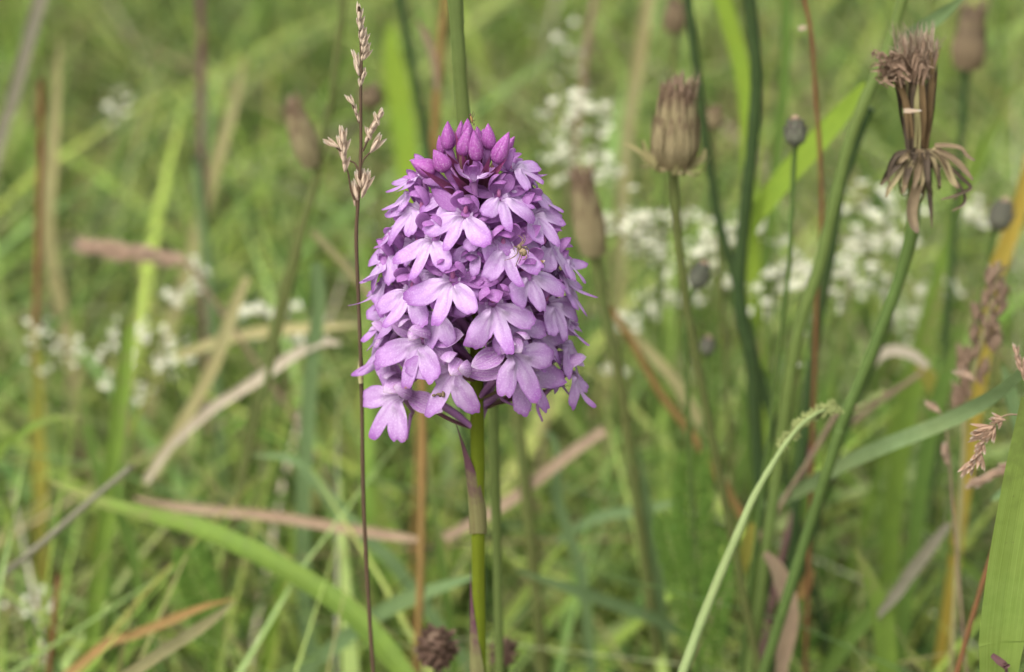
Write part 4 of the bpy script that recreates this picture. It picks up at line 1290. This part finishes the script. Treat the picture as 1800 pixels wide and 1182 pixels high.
for pts, w_, mt in [([(700, 690), (692, 790), (672, 872)], 28, 'bract'), ([(722, 700), (742, 860), (752, 960), (757, 1055)], 20, 'bract_dark'), ([(690, 850), (666, 960), (672, 1030), (692, 1076)], 40, 'bract'),
                    ([(770, 672), (830, 672), (890, 684), (920, 720), (955, 742)], 18, 'bract'), ([(778, 690), (850, 730), (900, 776), (946, 832)], 26, 'bract'), ([(790, 730), (870, 800), (925, 850), (930, 874), (860, 905), (800, 922)], 15, 'bract_dark'),
                    ([(660, 700), (600, 750), (560, 800), (520, 856)], 34, 'bract_dark'), ([(650, 720), (594, 820), (560, 870), (545, 912)], 22, 'bract_pale'), ([(664, 720), (640, 800), (626, 890)], 26, 'bract'),
                    ([(742, 700), (780, 790), (796, 860)], 26, 'bract_dark'), ([(760, 700), (830, 790), (900, 880), (905, 940), (850, 975)], 14, 'bract_dark'), ([(712, 700), (716, 800), (706, 880)], 22, 'bract_pale'),
                    ([(680, 700), (650, 780), (636, 850)], 26, 'bract_dark'), ([(756, 690), (810, 740), (850, 830), (880, 870)], 30, 'bract_pale'), ([(640, 700), (590, 720), (556, 790), (560, 850)], 20, 'bract_dark')]:
    part('bract', ribbon(spline([at(*Z6(*q), Yw - 0.004 - 0.003 * k / len(pts)) for k, q in enumerate(pts)], 6), w_ / 2.627 * pxm * 1.35, None, 0.55, 5, twist=rng.uniform(-.4, .4), shape=[0.9, 1, 0.95, 0.8, 0.3], rnd=rng.random()), M[mt], we, Ps[-1])
for k in range(16):
    a = R(200 + 320 * k / 15 * 0.44 - 20)
    x1 = 700 + rng.uniform(-70, 110)
    x2 = x1 + (x1 - 705) * rng.uniform(0.3, 1.1)
    y2 = rng.uniform(760, 900)
    x3, y3 = x2 + rng.uniform(-25, 25), y2 + rng.uniform(-20, 70)
    pts = [at(*Z6(705 + (x1 - 705) * 0.35, 690), Yw - 0.002), at(*Z6(x1, rng.uniform(715, 750)), Yw - 0.005), at(*Z6(x2, y2), Yw - 0.006 + rng.uniform(-0.003, 0.006)), at(*Z6(x3, y3), Yw + rng.uniform(-0.008, 0.004))]
    part('bract', ribbon(spline(pts, 6), rng.uniform(7, 14) * pxm, None, 0.7, 5, twist=rng.uniform(-1.6, 1.6), shape=[0.9, 1, 0.95, 0.7, 0.2], wave=0.08, rnd=rng.random()), M[rng.choice(['bract', 'bract_dark', 'bract_pale', 'bract_dark'])], we, Ps[-1])
wf = at(1602, 195, Yw - 0.0065)
fe = solo('feather', join([place(leaf(32 * m_per_px(wf), 5 * m_per_px(wf), 0.3, 0.3), wf - V_R * 14 * m_per_px(wf) + V_U * k * 3 * m_per_px(wf), V_R - V_U * 0.12 * k, -V_F) for k in (-1, 0, 1)]), M['husk'], wf,
          'scrap of white down stuck across the large withered flower head', 'feather')
tb = at(1418, 48, 0.11)
solo('small_bract', join([place(leaf(16 * m_per_px(tb), 6 * m_per_px(tb), 0.2, 0.3), tb, V_R * -0.9 - V_U * 0.3 * s, -V_F) for s in (0, 1)]), M['husk'], tb, 'tiny white bract on the thin reddish brown stem', 'bract')
lt = at(1762, 1160, -0.021)
solo('dead_leaf', ribbon(spline(path_of([(1744, 1152), (1756, 1162), (1768, 1172), (1772, 1190)], -0.022), 5), 14 * m_per_px(lt), None, 0.6, 5, twist=1.0), M['purple'], lt,
     'shrivelled dark tip below the broad leaf at the bottom right', 'dead leaf')


# ------------------------------------------------------------------ dried clover heads at the bottom
def clover(label, c, w, Y):
    p = at(c[0], c[1], Y)
    pxm = m_per_px(p)
    g0 = np.array([p[0], p[1] + 0.01, -0.012])
    e = empty('clover_head', g0)
    tag(e, label, 'clover head', 'withered clover heads')
    part('stem', tube(spline([p, (p + g0) / 2 + np.array([0.004, 0, 0]), g0], 6), 0.0011, 7), M['stalk'], e, g0)
    part('core', ellipsoid(p, (w * pxm * 0.3, w * pxm * 0.3), (0, 0, 1), 8, 10), M['clover'], e, g0)
    for k in range(64):
        zz = 1 - 2 * (k + 0.5) / 64
        a = k * 2.39996
        d = np.array([math.sqrt(1 - zz * zz) * math.cos(a), math.sqrt(1 - zz * zz) * math.sin(a), zz])
        part('floret', place(leaf(w * pxm * rng.uniform(0.2, 0.3), w * pxm * 0.2, rng.uniform(-.6, .6), 0.6, 6, 5), p + d * w * pxm * 0.22, d + np.array([0, 0, rng.uniform(-.5, .1)]), np.array([0, 0, 1.0]) + d * 0.3), M['clover'], e, g0)


clover('withered dark brown clover head low left of the orchid stem', (768, 1138), 92, 0.045)
clover('smaller withered clover head low right of the orchid stem', (884, 1146), 62, 0.07)

# ------------------------------------------------------------------ white bedstraw
fl_g = []
for k in range(4):
    a = k * math.pi / 2
    fl_g.append(place(leaf(1.0, 0.62, 0.35, 0.15, 5, 5, sharp=0.9), (0, 0, 0), (math.cos(a), math.sin(a), 0.12), (0, 0, 1)))
fl_g.append(ellipsoid((0, 0, 0.05), (0.16, 0.12), (0, 0, 1), 5, 6))
FLORET = make_mesh('floret', join(fl_g)[0], join(fl_g)[1], M['floret'], join(fl_g)[2])


def bedstraw(label, clusters, foot, Y, size=0.0023):
    p0 = at(foot[0], foot[1], Y + 0.02)
    g0 = np.array([p0[0], p0[1], -0.012])
    e = empty('bedstraw', g0)
    tag(e, label, 'wildflower', 'white bedstraw sprigs')
    Y += 0.05
    cen = [at(u, v, Y + rng.uniform(-0.015, 0.015)) for (u, v, n, s) in clusters]
    mid = sum(cen) / len(cen)
    hub = mid * 0.72 + g0 * 0.28
    part('stem', tube(spline([hub, (hub + g0) / 2 + np.array([0.006, 0, 0]), g0], 6), 0.0007, 6), M['green'], e, g0)
    gs = []
    for c in cen:
        gs.append(tube(spline([hub, hub * 0.4 + c * 0.6 + np.array([0, 0.003, -0.003]), c], 5), 0.0004, 5))
    part('branches', join(gs), M['green'], e, g0)
    gs = []
    for k in range(4):
        q = hub + (g0 - hub) * (0.05 + 0.2 * k)
        for j in range(7):
            a = 2 * math.pi * j / 7 + k
            gs.append(place(leaf(0.009, 0.0022, 0.3, 0.2, 5, 3), q, (math.cos(a), math.sin(a), 0.35), (0, 0, 1)))
    part('whorl_leaves', join(gs), M['green'], e, g0)
    for c, (u, v, n, s) in zip(cen, clusters):
        for k in range(int(n * 1.7)):
            q = bpy.data.objects.new('floret', FLORET)
            COL.objects.link(q)
            q.parent = e
            pp = c + np.array([rng.gauss(0, 1) * s * 1.6 * m_per_px(c), rng.gauss(0, 1) * s * 1.2 * m_per_px(c), rng.gauss(0, 1) * s * 1.0 * m_per_px(c)])
            q.location = pp - g0
            q.rotation_euler = (rng.uniform(-.2, 0.9), rng.uniform(-.6, .6), rng.uniform(0, 6))
            q.scale = (size * rng.uniform(0.8, 1.15),) * 3


bedstraw('white bedstraw sprig at the far left edge', [(88, 590, 8, 16), (110, 612, 6, 14), (86, 650, 5, 12), (44, 600, 2, 5)], (90, 800), 0.20, 0.0017)
bedstraw('white bedstraw sprig behind the vivid green split blade', [(180, 624, 8, 15), (206, 604, 6, 10), (234, 690, 8, 12), (188, 676, 4, 10)], (200, 800), 0.22, 0.0018)
bedstraw('white bedstraw sprig right of the vivid green split blade', [(262, 588, 7, 14), (290, 602, 8, 14), (300, 632, 8, 12), (284, 656, 4, 10)], (290, 800), 0.22, 0.0017)
bedstraw('few white florets under the pinkish sideways grass head', [(342, 474, 4, 9), (348, 500, 4, 9), (322, 536, 4, 10)], (330, 640), 0.26)
bedstraw('few white florets beside the dark curving stalk', [(464, 548, 5, 11), (490, 600, 5, 14), (440, 556, 2, 6)], (470, 720), 0.23)
bedstraw('single white floret tuft high in the blurred upper left', [(206, 164, 5, 9), (204, 204, 3, 8)], (210, 360), 0.42)
bedstraw('white florets low in the bottom left corner', [(50, 1064, 7, 16), (72, 1050, 4, 10)], (60, 1150), 0.12, 0.0013)
bedstraw('white bedstraw sprig above the tall narrow brown head', [(1000, 206, 8, 16), (1040, 196, 9, 15), (1050, 216, 6, 12), (990, 240, 5, 12)], (1020, 420), 0.24)
bedstraw('white bedstraw sprig directly behind the tip of the tall narrow brown head', [(1010, 276, 8, 16), (1040, 272, 6, 14), (1062, 306, 7, 11), (980, 290, 4, 10), (990, 318, 3, 9)], (1020, 480), 0.25)
bedstraw('white bedstraw sprig low at the right edge of the orchid', [(1092, 566, 5, 12), (1086, 390, 5, 10), (1076, 650, 4, 12)], (1080, 700), 0.23)
bedstraw('large white bedstraw sprig left of the slim dark stalk', [(1116, 404, 7, 14), (1156, 388, 10, 18), (1168, 432, 12, 18), (1206, 384, 8, 12), (1130, 440, 6, 14)], (1160, 640), 0.20)
bedstraw('white bedstraw sprig between the slim dark stalk and the dark curved stalk', [(1250, 416, 10, 15), (1270, 440, 8, 16), (1210, 450, 6, 14), (1262, 480, 6, 14), (1300, 410, 5, 10)], (1260, 660), 0.19)
bedstraw('white bedstraw sprig right of the dark curved stalk', [(1340, 404, 8, 13), (1360, 428, 8, 15), (1376, 470, 9, 16), (1390, 490, 8, 14), (1350, 520, 6, 16)], (1370, 700), 0.18)
bedstraw('white bedstraw sprig behind the thick bright stalk', [(1460, 480, 8, 16), (1490, 470, 10, 18), (1500, 500, 10, 20), (1470, 530, 8, 16), (1420, 470, 5, 10)], (1480, 700), 0.19)
bedstraw('white bedstraw sprig below the large withered flower head', [(1530, 360, 8, 17), (1560, 372, 9, 18), (1520, 424, 8, 16), (1590, 400, 6, 14), (1576, 436, 6, 14)], (1560, 640), 0.22)
bedstraw('white bedstraw sprig right of the withered head towards the edge', [(1690, 376, 7, 14), (1716, 384, 6, 12), (1660, 510, 7, 14), (1636, 500, 4, 10)], (1680, 640), 0.22)
bedstraw('pale bedstraw sprig low among the right hand blades', [(1596, 548, 7, 14), (1570, 560, 5, 12), (1610, 580, 4, 12), (1560, 500, 5, 14)], (1590, 720), 0.23)
bedstraw('pale bedstraw sprig below the drooping grey bud', [(1160, 510, 8, 18), (1140, 540, 7, 14), (1196, 520, 5, 14), (1330, 560, 4, 12)], (1170, 720), 0.24)
bedstraw('faint white florets at the top right of the ribbed stalk', [(1000, 90, 5, 16), (1010, 130, 4, 14), (990, 60, 3, 14)], (1000, 260), 0.40)
bedstraw('three pale buds on a stem beside the thick bright stalk', [(1416, 550, 2, 4), (1408, 590, 2, 4), (1402, 640, 2, 4)], (1404, 760), 0.09, 0.0008)


# ------------------------------------------------------------------ feathery yarrow leaves
def feathery(label, pts, half, Y):
    P = path_of(pts, Y)
    P = rooted(P)
    S = spline(P, 10)
    e = empty('yarrow_leaf', P[-1])
    tag(e, label, 'leaf', 'feathery yarrow leaves')
    part('midrib', tube(S, [0.0004, 0.0008], 6), M['feather'], e, P[-1])
    n = int(len(S) * 0.62)
    for k in range(2, n):
        p, q = S[k], S[k + 1]
        d = norm(p - q)
        x = norm(np.cross(d, V_F))
        f = k / n
        L = half * m_per_px(p) * math.sin(math.pi * min(1, 0.15 + 0.85 * f)) ** 0.6
        for s in (-1, 1):
            gs = []
            o = d * 0.55 + x * s + V_F * rng.uniform(-.5, .5)
            gs.append(place(leaf(L, L * 0.12, 0.3, 0.2, 5, 3), p, o, -V_F))
            for j in range(3):
                for s2 in (-1, 1):
                    gs.append(place(leaf(L * 0.38, L * 0.07, 0.3, 0.2, 4, 3), p + norm(o) * L * (0.3 + 0.22 * j), norm(o) + s2 * (d + V_F * rng.uniform(-.4, .4)) * 0.9, -V_F))
            part('leaflet', join(gs), M['feather'], e, P[-1])


feathery('feathery yarrow leaf upright in the lower middle right', [(1222, 790), (1218, 860), (1220, 950), (1226, 1060), (1230, 1160)], 46, 0.13)
feathery('feathery yarrow leaf leaning left of the upright yarrow leaf', [(1168, 900), (1186, 960), (1206, 1040), (1220, 1150)], 40, 0.11)
feathery('feathery yarrow leaf right of the upright yarrow leaf', [(1284, 930), (1268, 1000), (1256, 1080), (1250, 1170)], 36, 0.10)
feathery('feathery yarrow leaf in the lower left quarter', [(330, 960), (344, 1010), (360, 1070), (372, 1150)], 44, 0.12)

# ------------------------------------------------------------------ the mass of the meadow
FILL_N = 34000
GREENS = np.array([(0.17, 0.265, 0.05), (0.26, 0.36, 0.085), (0.085, 0.145, 0.035), (0.34, 0.41, 0.13), (0.19, 0.28, 0.10), (0.06, 0.105, 0.024), (0.32, 0.40, 0.17), (0.35, 0.42, 0.10)]) * np.array([1.0, 1.04, 0.85])
DRY = np.array([(0.45, 0.40, 0.24), (0.36, 0.27, 0.17), (0.30, 0.19, 0.12), (0.50, 0.46, 0.34), (0.36, 0.35, 0.13)])


def clear_of_view(P):
    """True where points neither stand in front of the orchid nor close behind it, inside the frame."""
    d = P - CAM
    z = d @ V_F
    u = PW / 2 + FPX * (d @ V_R) / np.maximum(z, 1e-4)
    v = PH / 2 - FPX * (d @ V_U) / np.maximum(z, 1e-4)
    inside = (u > -120) & (u < PW + 120) & (v > -120) & (v < PH + 160)
    lim = np.interp(v, [-120, 0, 500, 800, 1182, 1340], [0.95, 0.86, 0.68, 0.60, 0.535, 0.53])
    return ~(inside & (z < lim))


def fill(N, colours, hmin, hmax, wmin, wmax, lean, name, label, seed, yr=(-0.75, 3.2), droop=0.5, xw=0.75, seg=6):
    g = np.random.default_rng(seed)
    y = yr[0] + (yr[1] - yr[0]) * g.random(N) ** 1.25
    half = 0.35 + 0.32 * np.clip(y + 0.45, 0, None) + (xw - 0.35) * 0.3
    x = (g.random(N) * 2 - 1) * half
    # tufts
    k = max(12, N // 55)
    cx = (g.random(k) * 2 - 1)
    idx = g.integers(0, k, N)
    tuft = g.random(N) < 0.6
    ck = cx[idx] * half
    cyy = (yr[0] + (yr[1] - yr[0]) * g.random(k) ** 1.25)[idx]
    x = np.where(tuft, (cx[idx]) * (0.35 + 0.32 * np.clip(cyy + 0.45, 0, None)) + g.normal(0, 0.025, N), x)
    y = np.where(tuft, cyy + g.normal(0, 0.025, N), y)
    H = hmin + (hmax - hmin) * g.beta(2.2, 2.6, N)
    az = g.random(N) * 2 * np.pi
    ln = np.abs(g.normal(0, lean, N)) + 0.05
    dr = g.random(N) * droop
    w = wmin + (wmax - wmin) * g.random(N) ** 1.4
    t = np.linspace(0, 1, seg)[None, :]
    bend = ln[:, None] * t * H[:, None] + (dr[:, None] * H[:, None]) * t ** 3
    px_ = x[:, None] + np.cos(az)[:, None] * bend
    py_ = y[:, None] + np.sin(az)[:, None] * bend
    pz_ = H[:, None] * (t - 0.42 * dr[:, None] * t ** 3) - 0.014
    sa = az + np.pi / 2 + g.normal(0, 0.9, N)
    wd = (w[:, None] * np.clip(np.minimum(1, (1 - t) * 2.6), 0.06, 1) * np.minimum(1, 0.6 + 1.5 * t)) / 2
    C = np.stack([px_, py_, pz_], -1)
    S = np.stack([np.cos(sa), np.sin(sa), np.zeros(N)], -1)[:, None, :] * wd[..., None]
    nrm = np.stack([np.cos(az), np.sin(az), np.zeros(N)], -1)[:, None, :] * (wd[..., None] * 0.35)
    V = np.stack([C - S, C - nrm, C + S], 2)                    # N, seg, 3, xyz
    ok = clear_of_view(V.reshape(-1, 3)).reshape(N, -1).all(1)
    V = V[ok]
    n = len(V)
    # clumps tinted lighter and darker, painting in the shaded gaps of the undergrowth
    bx, by = V[:, 0, 1, 0], V[:, 0, 1, 1]
    patch = np.sin(17 * bx + 3 * np.sin(9 * by) + seed) * np.sin(13 * by + 2.5 * np.sin(11 * bx) + 2 * seed) + 0.6 * np.sin(37 * bx + 1.3 * seed) * np.sin(31 * by + 5)
    col = colours[g.integers(0, len(colours), n)] * (0.65 + 0.6 * g.random((n, 1))) * (1 + 0.42 * np.clip(patch, -1.2, 1.2))[:, None]
    col = col * (1 + g.normal(0, 0.06, (n, 3)))
    tipc = np.array([0.34, 0.28, 0.13])
    ageing = (g.random(n) < 0.3)[:, None, None] * np.clip((t[0] - 0.6) / 0.4, 0, 1)[None, :, None]
    cc = col[:, None, :] * (1 - ageing) + tipc * ageing
    A = np.repeat(cc[:, :, None, :], 3, 2).reshape(-1, 3)
    base = (np.arange(n) * seg * 3)[:, None, None]
    a = (np.arange(seg - 1) * 3)[None, :, None] + np.array([0, 1])[None, None, :] + base
    F = np.stack([a, a + 1, a + 4, a + 3], -1).reshape(-1, 4)
    V = V.reshape(-1, 3)
    me = bpy.data.meshes.new(name)
    me.vertices.add(len(V))
    me.vertices.foreach_set('co', V.ravel().astype(np.float32))
    me.loops.add(len(F) * 4)
    me.loops.foreach_set('vertex_index', F.ravel().astype(np.int32))
    me.polygons.add(len(F))
    me.polygons.foreach_set('loop_start', np.arange(len(F), dtype=np.int32) * 4)
    me.polygons.foreach_set('use_smooth', np.ones(len(F), bool))
    me.update(calc_edges=True)
    at_ = me.attributes.new('st', 'FLOAT_COLOR', 'POINT')
    AA = np.ones((len(V), 4), np.float32)
    AA[:, :3] = np.clip(A, 0.01, 0.8)
    at_.data.foreach_set('color', AA.ravel())
    me.materials.append(M['meadow'])
    o = bpy.data.objects.new(name, me)
    COL.objects.link(o)
    o['kind'] = 'stuff'
    o['label'] = label
    o['category'] = 'grass'
    return o


fill(23000, GREENS * 0.97, 0.05, 0.27, 0.0018, 0.0048, 0.75, 'grass', 'mass of green meadow grass filling the ground behind the orchid', 1, droop=0.8, seg=8)
fill(2600, GREENS[[1, 3, 6, 7, 4]] * 1.1, 0.10, 0.27, 0.004, 0.008, 0.6, 'broad_grass', 'broad pale grass leaves standing among the meadow grass', 8, yr=(0.1, 3.2), droop=0.9, seg=8)
fill(10000, GREENS[[1, 3, 6, 7, 0]] * 1.15, 0.08, 0.26, 0.0007, 0.0018, 0.9, 'thin_grass', 'thin pale wisps of grass crossing over the broader blades', 9, droop=0.9, seg=7)
fill(20000, GREENS * 0.38, 0.04, 0.20, 0.0014, 0.0032, 0.5, 'fine_grass', 'fine thin grass growing low between the broader blades', 6, droop=0.6)  # palette darkened to paint shade into the gaps between blades
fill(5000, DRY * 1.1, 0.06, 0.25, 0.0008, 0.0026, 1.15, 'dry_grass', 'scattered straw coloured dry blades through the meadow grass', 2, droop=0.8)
fill(6000, GREENS * 0.38, 0.03, 0.12, 0.006, 0.013, 0.9, 'herb_leaves', 'low broad herb leaves under the grass', 3, droop=0.9)  # same darkened palette, shade under the grass put into the colour
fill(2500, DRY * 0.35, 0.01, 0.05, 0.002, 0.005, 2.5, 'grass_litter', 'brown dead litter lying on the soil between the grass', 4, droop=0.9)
